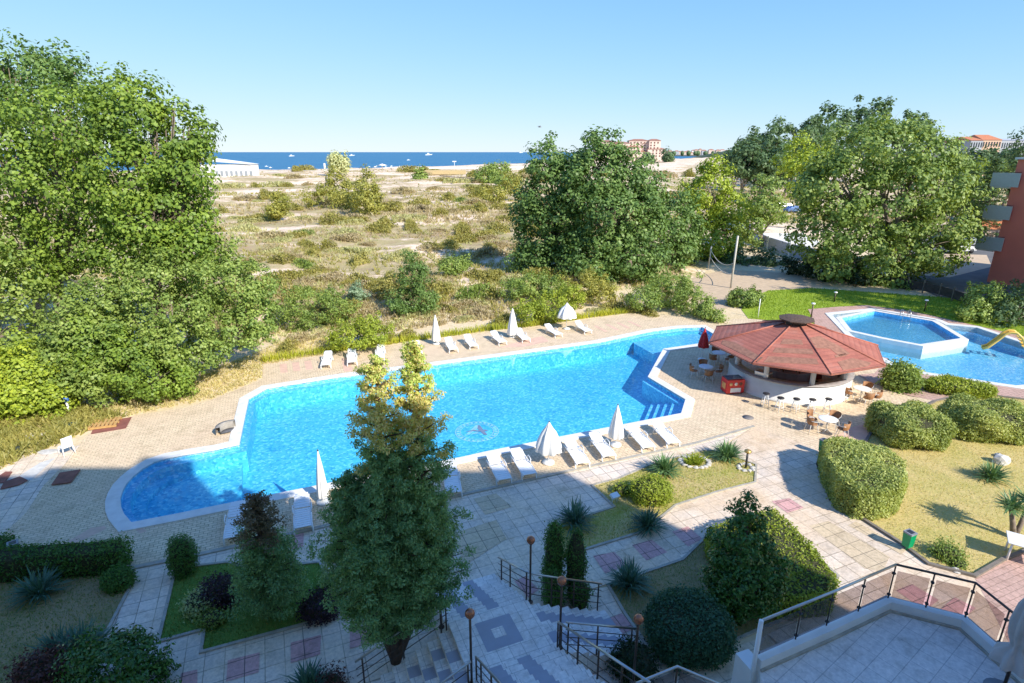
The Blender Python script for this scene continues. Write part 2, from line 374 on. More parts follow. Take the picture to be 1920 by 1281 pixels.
LF_olive = leafmat('olive_shrub_leaves', [(.08, .095, .02), (.15, .16, .035), (.22, .21, .05), (.28, .26, .06)])
LF_yel = leafmat('yellow_green_leaves', [(.06, .10, .015), (.14, .19, .025), (.23, .28, .03), (.34, .33, .05)])  # yellow-green is the foliage's own colour
LF_cen = leafmat('deep_poplar_leaves', [(.03, .06, .02), (.06, .11, .03), (.10, .16, .045), (.19, .25, .09)])
LF_plane = leafmat('plane_leaves', [(.045, .08, .02), (.09, .14, .035), (.16, .21, .055), (.27, .32, .10)])
LF_bush = leafmat('broad_bush_leaves', [(.045, .08, .02), (.10, .15, .035), (.16, .21, .05), (.25, .30, .09)])
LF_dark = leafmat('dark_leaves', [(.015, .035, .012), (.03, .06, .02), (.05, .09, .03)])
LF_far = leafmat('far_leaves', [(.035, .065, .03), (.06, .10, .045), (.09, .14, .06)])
LF_scrub = leafmat('dune_scrub_leaves', [(.09, .09, .03), (.15, .15, .04), (.22, .20, .06), (.29, .26, .09)])
LF_brown = leafmat('dry_scrub_leaves', [(.13, .10, .06), (.21, .17, .11), (.27, .23, .14), (.24, .24, .12)])
LF_goldg = leafmat('gold_green_leaves', [(.07, .11, .014), (.16, .20, .022), (.27, .30, .04)])
LF_sedge = leafmat('grey_sedge', [(.16, .17, .08), (.26, .26, .13), (.36, .34, .18)])
LF_juniper = leafmat('juniper_leaves', [(.08, .11, .035), (.15, .19, .055), (.25, .28, .09), (.34, .33, .13)])
LF_yucca = leafmat('yucca_blades', [(.035, .075, .03), (.07, .13, .055), (.12, .20, .08)], .2)
LF_yuccab = leafmat('blue_yucca_blades', [(.02, .05, .04), (.04, .09, .065), (.07, .13, .09)], .2)
LF_laurel = leafmat('laurel_leaves', [(.015, .045, .01), (.03, .08, .015), (.06, .13, .025)], .2, .25)
LF_thuja = leafmat('thuja_sprays', [(.02, .06, .012), (.04, .10, .018), (.08, .15, .03)])
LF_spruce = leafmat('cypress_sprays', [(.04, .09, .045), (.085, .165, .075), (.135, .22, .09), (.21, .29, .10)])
LF_spruceT = leafmat('yellowed_sunlit_sprays', [(.16, .25, .06), (.28, .36, .08), (.40, .31, .15), (.42, .47, .14)])  # cypress tips: yellowed sprays, with sunlight painted into the colour as well
LF_purple = leafmat('purple_leaves', [(.02, .012, .018), (.045, .02, .03), (.07, .03, .04)], .15)
LF_russet = leafmat('russet_leaves', [(.06, .02, .015), (.12, .04, .03), (.16, .08, .05)], .2)
LF_pale = leafmat('variegated_leaves', [(.10, .14, .05), (.22, .27, .12), (.33, .37, .19)], .3)
# ================================================================ SETTING
POOL = ccw(GP([(247,981),(233,965),(227,951),(226,935),(230,921),(238,907),(250,894),(267,880),(288,868),(312,860),(355,852),(400,845),(449,834),(458,790),(467,748),(500,729),(640,707),(827,683),(1000,660),(1120,643),(1220,622),(1276,615),(1316,614),(1338,627),(1330,642),(1243.5,655),(1214.6,707.7),(1285,750),(1277,776),(1225,786),(1166,797.5),(1055,819),(906,849),(872,857),(627,905),(513,928),(430,944.5),(330,965)]))
KBIG = ccw(GP([(1559,590),(1640,581.5),(1753,600.5),(1772,609),(1831,615),(1920,645),(2010,668),(2060,690),(1990,716),(1904,724),(1721,697),(1686,687),(1645,666),(1596,628)]))
KSUB = ccw(GP([(1578.5,598),(1640,585),(1748,603.5),(1801,635.6),(1725,647),(1657.6,634.5),(1597,621)]))
def shape_dir(pts, d): return offset_path(pts, d)          # pts ccw: positive d grows outwards
POOLo = shape_dir(POOL, .5); KBIGo = shape_dir(KBIG, .45)
def flat(name, px, z, m, holes=(), z0=None, kind='structure'):
    pts = GP(px) if not isinstance(px[0], Vector) else px
    o = MB().prism(pts, z0, z, holes=holes).build(name, m); o['kind'] = kind; return o
# ground sheet (flat part round the hotel), with the pools cut out of it
MG = grassmat('dry_ground', [(.36, .30, .13), (.64, .50, .30), (.76, .62, .42), (.52, .42, .21)], .25, 5)
ground = flat('ground', [Vector((-140, -60, 0)), Vector((170, -60, 0)), Vector((170, 118, 0)), Vector((-140, 118, 0))], -.03, MG, holes=[shape_dir(POOL, .2), shape_dir(KBIG, .2)])
# dunes and coast as one height field
def vnoise(x, y, s, seed):
    rng = np.random.default_rng(seed); T = rng.random((64, 64)); X = x/s; Y = y/s
    i = np.floor(X).astype(int); j = np.floor(Y).astype(int); fx = X-i; fy = Y-j; fx = fx*fx*(3-2*fx); fy = fy*fy*(3-2*fy)
    t = lambda a, b: T[a % 64, b % 64]
    return (t(i, j)*(1-fx)+t(i+1, j)*fx)*(1-fy)+(t(i, j+1)*(1-fx)+t(i+1, j+1)*fx)*fy
FRONT = [G(497, 655), G(1113, 594)]
def sm(x, a, b): t = np.clip((x-a)/(b-a), 0, 1); return t*t*(3-2*t)
def dune_h(x, y):
    x = np.asarray(x, float); y = np.asarray(y, float)
    s = (x-FRONT[0].x)*FW.x+(y-FRONT[0].y)*FW.y
    m = sm(s, 3, 16)*(1-sm(x-(17+.16*(y-50)), -3, 6)*(1-sm(y, 85, 125)))*(1-sm(-x-(14+.7*(y-30)), -4, 6)*(1-sm(y, 60, 100)))
    hh = .35*m+m*(1.3*(vnoise(x, y, 17, 3)-.35)+.55*(vnoise(x, y, 6.5, 5)-.4)+.22*(vnoise(x, y, 2.4, 8)-.5))
    hh += sm(y, 130, 260)*(1.6*(vnoise(x+90, y, 34, 11)-.3)+.5)
    shore = np.interp(x, [-500, -190, -30, 80, 300, 500, 900], [410, 455, 620, 900, 1150, 1500, 1900])
    d = shore-y; hh = hh*sm(d, 15, 70)-3.2*(1-sm(d, -10, 60))-6*(1-sm(d, -120, -5))
    return -.28*(1-m)*(1-sm(y, 88, 112))+hh
ys = np.concatenate([np.linspace(33, 75, 90), np.linspace(75.6, 160, 110), np.geomspace(161, 2000, 120)])
us = np.linspace(-1.3, 1.3, 300)
Y, U = np.meshgrid(ys, us, indexing='ij'); X = U*(Y*.95+22); Z = dune_h(X, Y)
ny, nx = X.shape; idx = np.arange(ny*nx).reshape(ny, nx)
me = bpy.data.meshes.new('sand_dunes')
me.from_pydata(np.stack([X, Y, Z], -1).reshape(-1, 3), [], np.stack([idx[:-1, :-1], idx[:-1, 1:], idx[1:, 1:], idx[1:, :-1]], -1).reshape(-1, 4))
me.polygons.foreach_set('use_smooth', [True]*len(me.polygons))
bm = bmesh.new(); bm.from_mesh(me)
bmesh.ops.delete(bm, geom=[f for f in bm.faces if f.calc_center_median().z < -.22 and f.calc_center_median().y < 112], context='FACES'); bm.to_mesh(me); bm.free()
m, n, l, b = nodes('dune_sand'); p = pos(n, l)
pw = pos(n, l, sc=(.45, 1, 1))
a = noise(n, l, pw, .075, 6, .62); bb = noise(n, l, p, .5, 6, .65); c3 = noise(n, l, p, 3.5, 5, .7)
ad = n.new('ShaderNodeMath'); ad.operation = 'MULTIPLY_ADD'; ad.inputs[1].default_value = .75; l.new(a, ad.inputs[0])
mu = n.new('ShaderNodeMath'); mu.operation = 'MULTIPLY'; mu.inputs[1].default_value = .38; l.new(bb, mu.inputs[0]); l.new(mu.outputs[0], ad.inputs[2])
ad2 = n.new('ShaderNodeMath'); ad2.operation = 'MULTIPLY_ADD'; ad2.inputs[1].default_value = .16; l.new(c3, ad2.inputs[0]); l.new(ad.outputs[0], ad2.inputs[2])
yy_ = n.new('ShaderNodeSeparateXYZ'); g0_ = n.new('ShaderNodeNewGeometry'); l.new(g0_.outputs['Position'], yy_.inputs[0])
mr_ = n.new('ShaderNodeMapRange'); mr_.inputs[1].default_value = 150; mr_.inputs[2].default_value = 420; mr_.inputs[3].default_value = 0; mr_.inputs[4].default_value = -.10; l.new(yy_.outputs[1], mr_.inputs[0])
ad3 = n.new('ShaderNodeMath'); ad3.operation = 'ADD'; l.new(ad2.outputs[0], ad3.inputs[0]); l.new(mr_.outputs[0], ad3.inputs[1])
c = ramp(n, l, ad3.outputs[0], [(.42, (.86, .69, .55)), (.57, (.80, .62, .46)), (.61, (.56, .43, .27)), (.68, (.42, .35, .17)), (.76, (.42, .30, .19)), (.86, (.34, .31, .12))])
l.new(c, b.inputs['Base Color']); b.inputs['Roughness'].default_value = .95; b.inputs['Specular IOR Level'].default_value = .05; bump(n, l, c3, b, .8, .12)
o = link('sand_dunes', me, m); o['kind'] = 'structure'
# sea
m, n, l, b = nodes('sea_water'); p = pos(n, l, sc=(.25, 1, 1)); f = noise(n, l, p, .06, 6, .6)
c = ramp(n, l, f, [(.3, (.03, .13, .25)), (.7, (.05, .20, .34))]); l.new(c, b.inputs['Base Color']); b.inputs['Roughness'].default_value = .45; b.inputs['Specular IOR Level'].default_value = .18
wv = noise(n, l, p, .9, 5); bump(n, l, wv, b, .9, .4)
sea = MB().add([(-40000, 250, -2.6), (40000, 250, -2.6), (40000, 45000, -2.6), (-40000, 45000, -2.6)], [(0, 1, 2, 3)]).build('sea', m); sea['kind'] = 'structure'
# paved pool deck
DECK = [(1414,800),(1300,833),(1220,850),(1048,888),(860,930),(607,988),(367,1042),(253,1065),(245,1075),(100,1120),(-60,1100),(9,1000),(50,960),(82,910),(127,865),(150,830),(167,814),(247,780),(347,764),(400,749),(493,710),(492,680),(633,662),(693,653),(913,623),(1000,614),(1113,597),(1180,589),(1250,591),(1330,599),(1403,598),(1528,608),(1560,650),(1665,672),(1640,700),(1608,704),(1631,717),(1705,743),(1755,750),(1760,780),(1640,800),(1545,850),(1500,830)]
flat('pool_deck', DECK, 0, M_deck, holes=[offset_path(POOL, .25), ])
# small raised strip edges and kerbs
kp = GP([(1414,800),(1300,833),(1220,850),(1048,888),(860,930),(607,988),(367,1042),(253,1065)])
o = MB().ribbon(kp, .16, -.02, .05).build('deck_kerb', M_curb); o['kind'] = 'structure'
flat('rose_paving', [(1515,580),(1565,576),(1624,572.5),(1700,582),(1755,594),(1920,631),(2080,680),(2080,745),(1920,751),(1870,744),(1820,738),(1755,752),(1705,742),(1631,716),(1608,703),(1640,700),(1665,672),(1560,650),(1528,608)], .006, M_pinkdeck, holes=[offset_path(KBIG, .2)])
flat('drop_kerb', [(1645,790),(1620,835),(1560,845),(1545,870),(1567,942),(1555,940),(1530,870),(1540,835),(1600,800)], .004, M_strip)
# slab paths
flat('slab_path', [(1414,800),(1300,833),(1220,850),(1048,888),(860,930),(607,988),(367,1042),(253,1065),(247,1100),(200,1187),(120,1400),(900,1500),(1300,1400),(1440,1190),(1280,1252),(1240,1247),(1173,1154),(1140,1100),(1097,1108),(1140,1094),(1280,1049),(1330,1003),(1460,1000),(1416,905),(1418,872),(1330,850)], -.004, M_path)
flat('sunny_path', [(1414,800),(1500,830),(1548,850),(1552,900),(1570,944),(1613,973),(1690,1022),(1740,1060),(1827,1082),(1960,1240),(1700,1420),(1440,1190),(1540,1131),(1570,1081),(1480,1010),(1440,975),(1328,1003),(1230,1075),(1200,1070),(1120,1060),(1207,1000),(1267,948),(1348,922),(1416,905),(1418,872),(1345,846)], .004, M_pathlit)
flat('rose_path', [(1827,1083),(1880,1051),(1960,1020),(2080,1100),(2080,1300),(1900,1220)], .008, M_pinkdeck)
flat('slab_path', [(9,1000),(50,960),(82,910),(127,865),(150,835),(60,850),(-60,880),(-160,930),(-200,1050),(-60,1100)], .004, M_path)
flat('slab_path', [(75,868),(105,858),(60,900),(25,900)], .010, mat('pale_slab', (.62,.6,.56), .8))
st = MB()
for q in [[(1112,1042),(1152,1035),(1177,1060),(1135,1075)], [(1185,1022),(1222,1012),(1251,1035),(1212,1051)], [(1260,997),(1290,987),(1317,1010),(1290,1025)], [(1447,940),(1480,934),(1507,952),(1477,962)], [(640,1090),(675,1080),(680,1105),(645,1118)], [(656,1178),(712,1165),(712,1200),(656,1216)],
          [(427,1238),(487,1223),(485,1260),(424,1278)], [(545,1205),(602,1190),(600,1227),(545,1243)], [(340,1262),(370,1255),(370,1281),(335,1290)], [(545,1005),(570,999),(568,1025),(545,1030)],
          [(965,1090),(985,1080),(1010,1105),(990,1120)], [(1140,1160),(1165,1150),(1195,1175),(1165,1190)], [(1680,1107),(1710,1095),(1760,1125),(1735,1145)], [(1760,1145),(1790,1120),(1830,1140),(1800,1165)]]:
    st.prism(GP(q, .012), None, .012)
o = st.build('rose_slabs', M_pink); o['kind'] = 'structure'
st = MB()
for q in [[(1517,986),(1553,977),(1668,1044),(1655,1072),(1622,1066)], [(850,1000),(930,975),(950,1010),(870,1060)], [(888,935),(930,925),(960,950),(910,965)], [(1590,985),(1605,978),(1700,1030),(1690,1040)]]: st.prism(GP(q, .010), None, .010)
o = st.build('tan_slabs', paving('tan_slabs', (.72,.56,.36), (.62,.49,.33), (.26,.21,.15), .56, .56, off=0)); o['kind'] = 'structure'
st = MB()
def strips(p0, p1, n, wdt, skip=.5):                       # rose bands laid across the deck
    a, b_ = G(*p0), G(*p1)
    for i in range(n):
        c = a.lerp(b_, (i+.5)/n); st.box((c.x, c.y, .002), (wdt, 1.7, .004), A0)
strips((520,692),(590,683),3,.42); strips((1115,618),(1200,606),4,.28)
for q in [[(100,1038),(195,994),(200,990),(196,986),(170,990),(97,1034)], [(640,672),(655,670),(662,695),(645,697)], [(930,652),(1000,634),(1016,630),(1030,640),(985,650)], [(254,993),(264,988),(275,996),(262,1001)], [(0,1010),(28,998),(20,1010),(-8,1020)]]: st.prism(GP(q, .003), None, .003)
o = st.build('rose_bands', M_strip); o['kind'] = 'structure'
def outlined(name, px, m, z=.012, kerb=True, kh=.05, km=None, kw=.09):
    o = flat(name, px, z, m)
    if kerb: k = MB().ribbon(GP(px), kw, 0, kh, close=True).build('bed_kerb', km or M_curb); k['kind'] = 'structure'
    return o
BED1 = [(1110,911),(1160,898),(1230,868),(1320,845),(1345,846),(1418,872),(1416,905),(1348,922),(1267,948),(1207,997),(1097,1031),(1045,1060),(1035,1000),(1060,975),(1107,966),(1152,951)]
BED2 = [(1140,1098),(1280,1050),(1328,1003),(1460,1000),(1500,1020),(1572,1081),(1540,1133),(1417,1184),(1280,1246),(1240,1249),(1173,1154)]
BED3 = [(330,1066),(370,1062),(427,1055),(470,1068),(600,1055),(618,1094),(623,1157),(377,1224),(383,1181),(297,1204)]
LAWNL = [(250,1062),(245,1100),(200,1187),(120,1400),(-200,1500),(-300,1150),(-60,1090),(100,1080)]
LAWNR = [(1567,942),(1613,972),(1690,1021),(1740,1059),(1827,1082),(1880,1051),(1960,1020),(2100,960),(2100,760),(1920,750),(1870,744),(1820,738),(1755,753),(1700,780),(1645,790),(1620,835),(1560,845),(1548,900)]
outlined('garden_bed', BED1, grassmat('bed_lawn', [(.2,.24,.04),(.36,.36,.09),(.56,.43,.2),(.32,.35,.08)], .7, 9))
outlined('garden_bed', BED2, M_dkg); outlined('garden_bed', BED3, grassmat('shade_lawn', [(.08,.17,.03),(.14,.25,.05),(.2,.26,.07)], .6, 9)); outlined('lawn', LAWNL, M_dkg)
outlined('lawn', LAWNR, M_dryg, km=M_kerbd, kw=.12, kh=.09)
flat('lawn', [(1403,597),(1528,607),(1515,580),(1565,575),(1624,572),(1700,581),(1755,593),(1920,630),(2080,678),(2150,640),(1990,590),(1800,560),(1640,548),(1520,540),(1440,545),(1400,560),(1390,580)], -.012, M_green)
flat('volleyball_sand', [(1290,560),(1300,520),(1360,505),(1480,512),(1560,535),(1440,548),(1400,560),(1340,590)], -.014, mat('court_sand', (.56,.42,.28), .95, var=.15, scale=2, bmp=.3))
flat('car_park', [(1660,520),(1735,545),(1850,600),(2100,640),(2150,470),(1900,425),(1760,420),(1700,470)], -.016, mat('asphalt', (.13,.125,.12), .9, var=.2, scale=1, bmp=.2))
flat('lit_lot_strip', [(1700,485),(1770,476),(1850,478),(1860,500),(1780,520),(1680,512)], -.010, mat('court_sand', (.5, .4, .3)))  # sunlight on the car park surface, put in as a paler sheet
flat('access_road', [(1380,415),(1500,420),(1560,425),(1560,432),(1490,428),(1380,424)], .02, mat('asphalt', (.13,.125,.12)))
flat('car_park', [(1455,392),(1540,396),(1560,410),(1450,406)], .30, mat('asphalt', (.13,.125,.12)))
# edge strip of stuff grass along the deck and loose grass on lawns
def tufts(name, pts, hgt, seed, m, wd=.03, lean=.35, k=1):
    rng = np.random.default_rng(seed); n = len(pts); pts = np.repeat(pts, k, 0); n = len(pts)
    pts = pts+np.c_[rng.normal(size=(n, 2))*wd*1.2, np.zeros(n)]
    a = rng.random(n)*6.283; hh = hgt*(.5+.8*rng.random(n)); ln = np.c_[rng.normal(size=(n, 2))*lean*hh[:, None], hh]
    sd = np.c_[np.cos(a), np.sin(a), np.zeros(n)]*wd*(.6+.8*rng.random(n))[:, None]
    V = np.stack([pts-sd*.5, pts+sd*.5, pts+ln+sd*.15, pts+ln-sd*.15], 1).reshape(-1, 3)
    o = rawquads(name, V, m); o['kind'] = 'stuff'; return o
def scatter_poly(px, n, seed, z=.01, excl=()):
    P_ = [(p.x, p.y) for p in (GP(px) if not isinstance(px[0], Vector) else px)]; rng = np.random.default_rng(seed)
    xs = [p[0] for p in P_]; yy = [p[1] for p in P_]; q = np.c_[rng.uniform(min(xs), max(xs), n*3), rng.uniform(min(yy), max(yy), n*3)]
    q = q[inside(q[:, 0], q[:, 1], P_)][:n]; return np.c_[q, np.full(len(q), z)]
tufts('dry_grass', scatter_poly(LAWNR, 26000, 1), .06, 2, leafmat('dry_blades', [(.20,.20,.08),(.32,.28,.14),(.38,.33,.18)]), .018)
tufts('grass', scatter_poly(BED1, 9000, 3), .07, 4, leafmat('bed_blades', [(.08,.12,.02),(.22,.22,.06),(.40,.30,.15)]), .018)
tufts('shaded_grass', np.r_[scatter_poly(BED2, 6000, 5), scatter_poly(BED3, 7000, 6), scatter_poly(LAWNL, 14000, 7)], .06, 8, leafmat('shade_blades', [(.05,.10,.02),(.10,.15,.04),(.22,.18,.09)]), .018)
tufts('green_grass', scatter_poly([(1403,597),(1528,607),(1515,580),(1624,572),(1755,593),(1920,630),(1990,590),(1800,560),(1640,548),(1520,540),(1440,545)], 16000, 9, -.01), .10, 10, leafmat('green_blades', [(.08,.13,.012),(.15,.21,.02),(.24,.28,.04)]), .05)
# tall grass border behind the far row of loungers
rng = np.random.default_rng(12); bp = GP([(492,682),(633,661),(693,652),(913,622),(1000,613),(1113,596),(1180,588)])
q = []
for i in range(len(bp)-1):
    L_ = (bp[i+1]-bp[i]).length; k = int(L_*130)
    t = rng.random(k); pt = np.array([bp[i]+(bp[i+1]-bp[i])*tt for tt in t]); q.append(pt+np.outer(.12+.5*rng.random(k), np.array(FW)))
tufts('border_grass', np.concatenate(q), .42, 13, leafmat('border_blades', [(.12,.15,.015),(.24,.26,.03),(.38,.36,.05)]), .05, .3)
# wild grass and low scrub of the dunes and the rough ground
def wild(n, seed, y0, y1, hgt, wd, m, name, thr=.45, k=7, sc=9, umax=1.0):
    rng = np.random.default_rng(seed); y = y0*(y1/y0)**rng.random(n*2); x = rng.uniform(-umax, umax, n*2)*(y*.92+2)
    s = (x-FRONT[0].x)*FW.x+(y-FRONT[0].y)*FW.y
    ok = (s > .9) & (vnoise(x, y, sc, 21)+.35*vnoise(x, y, 2.5, 22) > thr) & (x < 17+.16*(y-50)+(y > 110)*200) & (dune_h(x, y) > -.4)
    x = x[ok][:n]; y = y[ok][:n]; z = np.maximum(dune_h(x, y), -.03)
    return tufts(name, np.c_[x, y, z], hgt, seed+1, m, wd, .5, k)
wild(8500, 31, 36, 110, .36, .10, LF_brown, 'wild_dry_grass', .62)
wild(6000, 41, 36, 110, .32, .10, LF_sedge, 'wild_grey_grass', .70, sc=7)
wild(3200, 51, 36, 110, .42, .10, LF_scrub, 'wild_green_grass', .74, sc=12)
wild(8000, 61, 100, 420, .55, .30, LF_brown, 'far_dry_grass', .74, 5, 24)
wild(6000, 71, 100, 420, .5, .30, LF_scrub, 'far_green_grass', .84, 5, 30)
rg = scatter_poly([(492,684),(633,662),(640,640),(560,630),(380,700),(180,770),(-60,830),(-120,900),(0,880),(150,812),(247,778),(400,747),(490,708)], 5000, 77, -.03)
tufts('rough_grass', rg, .16, 78, leafmat('dry_blades', []) if False else MC['dry_blades'], .05, .5, 3)
tufts('weedy_grass', scatter_poly([(-60,700),(180,770),(230,780),(150,812),(0,880),(-160,900)], 2600, 79, -.03), .3, 80, LF_scrub, .09, .6, 6)
# ---------------------------------------------------------------- pools
def tilemat(name, c1, c2, c3, sc=14.):
    m, n, l, b = nodes(name); p = pos(n, l, -A0)
    v = n.new('ShaderNodeTexVoronoi'); v.inputs['Scale'].default_value = sc; l.new(p, v.inputs['Vector'])
    sp = n.new('ShaderNodeSeparateColor'); l.new(v.outputs['Color'], sp.inputs[0]); c = ramp(n, l, sp.outputs[0], [(0, c1), (.35, c2), (.72, c2), (.88, c3), (1, c3)])  # speckle mixes mosaic tones with painted glints of wave refraction
    f = noise(n, l, p, .35, 4); c = mix(n, l, 1., c, ramp(n, l, f, [(.3, (.9,.9,.92)), (.7, (1.08,1.06,1.04))]), 'MULTIPLY')
    l.new(c, b.inputs['Base Color']); b.inputs['Roughness'].default_value = .5; MC[name] = m; return m
M_tile = tilemat('blue_mosaic', (.045, .38, .64), (.11, .55, .78), (.26, .72, .87), 9)
M_tilel = tilemat('pale_blue_mosaic', (.07, .40, .70), (.16, .55, .82), (.40, .74, .92), 10)
def watermat(name, tint, bs=.05, rr=(2.2, 7)):
    m, n, l, b = nodes(name); n.remove(b); t = n.new('ShaderNodeBsdfTransparent'); t.inputs[0].default_value = (*tint, 1)
    g = n.new('ShaderNodeBsdfGlossy'); g.inputs['Roughness'].default_value = .03; fr = n.new('ShaderNodeLayerWeight'); fr.inputs[0].default_value = .5
    pw_ = n.new('ShaderNodeMath'); pw_.operation = 'POWER'; pw_.inputs[1].default_value = 4.2; l.new(fr.outputs['Facing'], pw_.inputs[0])
    sc_ = n.new('ShaderNodeMath'); sc_.operation = 'MULTIPLY_ADD'; sc_.inputs[1].default_value = .97; sc_.inputs[2].default_value = .025; sc_.use_clamp = True; l.new(pw_.outputs[0], sc_.inputs[0])
    mx = n.new('ShaderNodeMixShader'); p = pos(n, l); f = noise(n, l, p, rr[0], 3, .6)
    bu = n.new('ShaderNodeBump'); bu.inputs['Strength'].default_value = bs; bu.inputs['Distance'].default_value = .06; l.new(f, bu.inputs['Height'])
    l.new(bu.outputs[0], g.inputs['Normal']); l.new(bu.outputs[0], fr.inputs['Normal'])
    l.new(sc_.outputs[0], mx.inputs[0]); l.new(t.outputs[0], mx.inputs[1]); l.new(g.outputs[0], mx.inputs[2]); l.new(mx.outputs[0], n['Material Output'].inputs[0]); return m
M_water = watermat('pool_water', (.72, .93, .99)); M_water2 = watermat('wading_water', (.85, .96, 1.), .25, (4, 7))
def basin(parts, outline, wz, depth, ledge=.28, name='basin', floor_mat=None, parent=None):
    mb = MB(); inn = offset_path(outline, -ledge); n = len(outline)
    for a, b_ in ((outline, wz-.16),):
        mb.prism(outline, None, wz-.16, 1, holes=[inn])
        vs = [(p.x, p.y, wz-.16) for p in outline]+[(p.x, p.y, .0) for p in outline]
        mb.add(vs, [(i, (i+1) % n, n+(i+1) % n, n+i) for i in range(n)], 1)
        vs = [(p.x, p.y, -depth) for p in inn]+[(p.x, p.y, wz-.16) for p in inn]
        mb.add(vs, [(i, (i+1) % n, n+(i+1) % n, n+i) for i in range(n)], 0)
    mb.prism(inn, None, -depth, 0)
    return mb.build(name, [floor_mat or M_tile, M_tilel], parent, fix=False)
pool = empty('swimming_pool', G(760, 780), 0, 'large angular blue mosaic swimming pool with white coping and one rounded end', 'swimming pool')
IV = Matrix.Translation(-pool.location)
def under(o, root): o.parent = root; o.matrix_parent_inverse = Matrix.Translation(-root.location); return o
under(basin(None, POOL, -.10, 1.28), pool)
under(MB().prism(POOLo, -.06, .045, holes=[POOL]).build('coping', M_coping, fix=False), pool)
sh = MB()
sh.prism(GP([(1190,634),(1180,612),(1276,600),(1340,600),(1360,627),(1335,654),(1243,664),(1232,657)], 0), -1.3, -.42)
under(sh.build('shallow_shelf', M_tilel), pool)
sh = MB().prism(GP([(449,822),(446,962),(330,990),(240,1010),(205,980),(195,930),(240,875),(300,845),(400,832)]), -1.3, -.86)
under(sh.build('shallow_floor', M_tile), pool)
arc1 = [(420,838),(400,851),(340,858),(292,873),(262,891),(247,908),(240,931),(247,955),(258,980)]; arc2 = [(405,838),(350,862),(310,878),(287,893),(272,910),(266,931),(272,955),(282,980)]
out = [(240,1005),(200,985),(190,925),(240,870),(310,835)]
for arc, z in ((arc1, -.45), (arc2, -.66)): under(MB().prism(GP(arc+out), -1.3, z).build('curved_step', M_tile), pool)
aT, aB = G(1285,750), G(1277,777); ed = (aB-aT).normalized(); pr = Vector((-ed.y, ed.x, 0)); pr = pr if pr.x < 0 else -pr
for i in range(4):
    t0 = .28+i*.42; z = -.40-.21*i; c = (aT+aB)/2+pr*(t0+.21)
    wd = (aB-aT).length+1.2+i*.5
    under(MB().box((c.x, c.y, (z-1.3)/2), (.42, wd, z+1.3), math.atan2(pr.y, pr.x)).build('step', M_tilel), pool)
# emblem laid in the tiles
em = MB(); EC = G(893.5, 768.5); EC.z = -1.27
for i in range(26):
    a = 2*math.pi*i/26; em.box((EC.x+1.02*math.cos(a), EC.y+1.08*math.sin(a), -1.265), (.17, .12, .01), a+.5*(i % 2))
for r1, r2 in ((1.13, 1.18), (.87, .91)):
    em.add([(EC.x+r_*math.cos(2*math.pi*k/40), EC.y+r_*math.sin(2*math.pi*k/40), -1.268) for k in range(40) for r_ in (r1, r2)], [(2*k, 2*k+1, (2*k+3) % 80, (2*k+2) % 80) for k in range(40)])
for s, a in ((-1, 0), (1, 0)):
    em.prism([(EC.x+s*x, EC.y+y) for x, y in ((0,.75),(.12,.72),(.58,-.42),(.38,-.38),(0,.35))], None, -1.262, 1 if s > 0 else 0)
em.prism([(EC.x+x, EC.y+y) for x, y in ((-.62,-.06),(-.2,.18),(0,.1),(.45,.2),(.62,.05),(.1,-.02),(-.2,.0))], None, -1.258, 1)
em.prism([(EC.x+x, EC.y+y) for x, y in ((-.3,-.3),(0,-.1),(.3,-.34),(.05,-.24),(0,-.3))], None, -1.258, 0)
under(em.build('emblem', [mat('emblem_white', (.5,.68,.74)), mat('emblem_red', (.36,.27,.34))], fix=False), pool)
wt = MB().prism(offset_path(POOL, .0), None, -.10).build('water', M_water, fix=False); wt['kind'] = 'structure'
# children's pool, with the raised wading basin set in it
kp_ = empty('children_pool', G(1800, 680), 0, "large children's pool with pale blue floor beyond the bar, holding the raised basin", 'pool')
under(basin(None, KBIG, -.24, .9, .02, floor_mat=M_tilel), kp_)
under(MB().prism(KBIGo, -.45, .05, holes=[KBIG]).build('coping', M_coping, fix=False), kp_)
wt = MB().prism(KBIG, None, -.24).build('water', M_water2, fix=False); wt['kind'] = 'structure'
ws = empty('wading_pool', G(1690, 620), 0, 'small raised wading basin with white rim set in the corner of the children\'s pool', 'pool')
KSUBo = offset_path(KSUB, .42)
mb = MB(); n_ = len(KSUB)
mb.add([(p.x, p.y, -.38) for p in KSUB]+[(p.x, p.y, .05) for p in KSUB], [(i, (i+1) % n_, n_+(i+1) % n_, n_+i) for i in range(n_)], 0); mb.prism(KSUB, None, -.38, 0)
under(mb.build('basin', [M_tilel], fix=False), ws)
mb = MB(); mb.prism(KSUBo, None, .065, 0, holes=[KSUB]); mb.add([(p.x, p.y, -1.0) for p in KSUBo]+[(p.x, p.y, .065) for p in KSUBo], [(i, (i+1) % n_, n_+(i+1) % n_, n_+i) for i in range(n_)], 0)
under(mb.build('rim_wall', [M_coping], fix=False), ws)
wt = MB().prism(KSUB, None, -.08).build('water', M_water2, fix=False); wt['kind'] = 'structure'
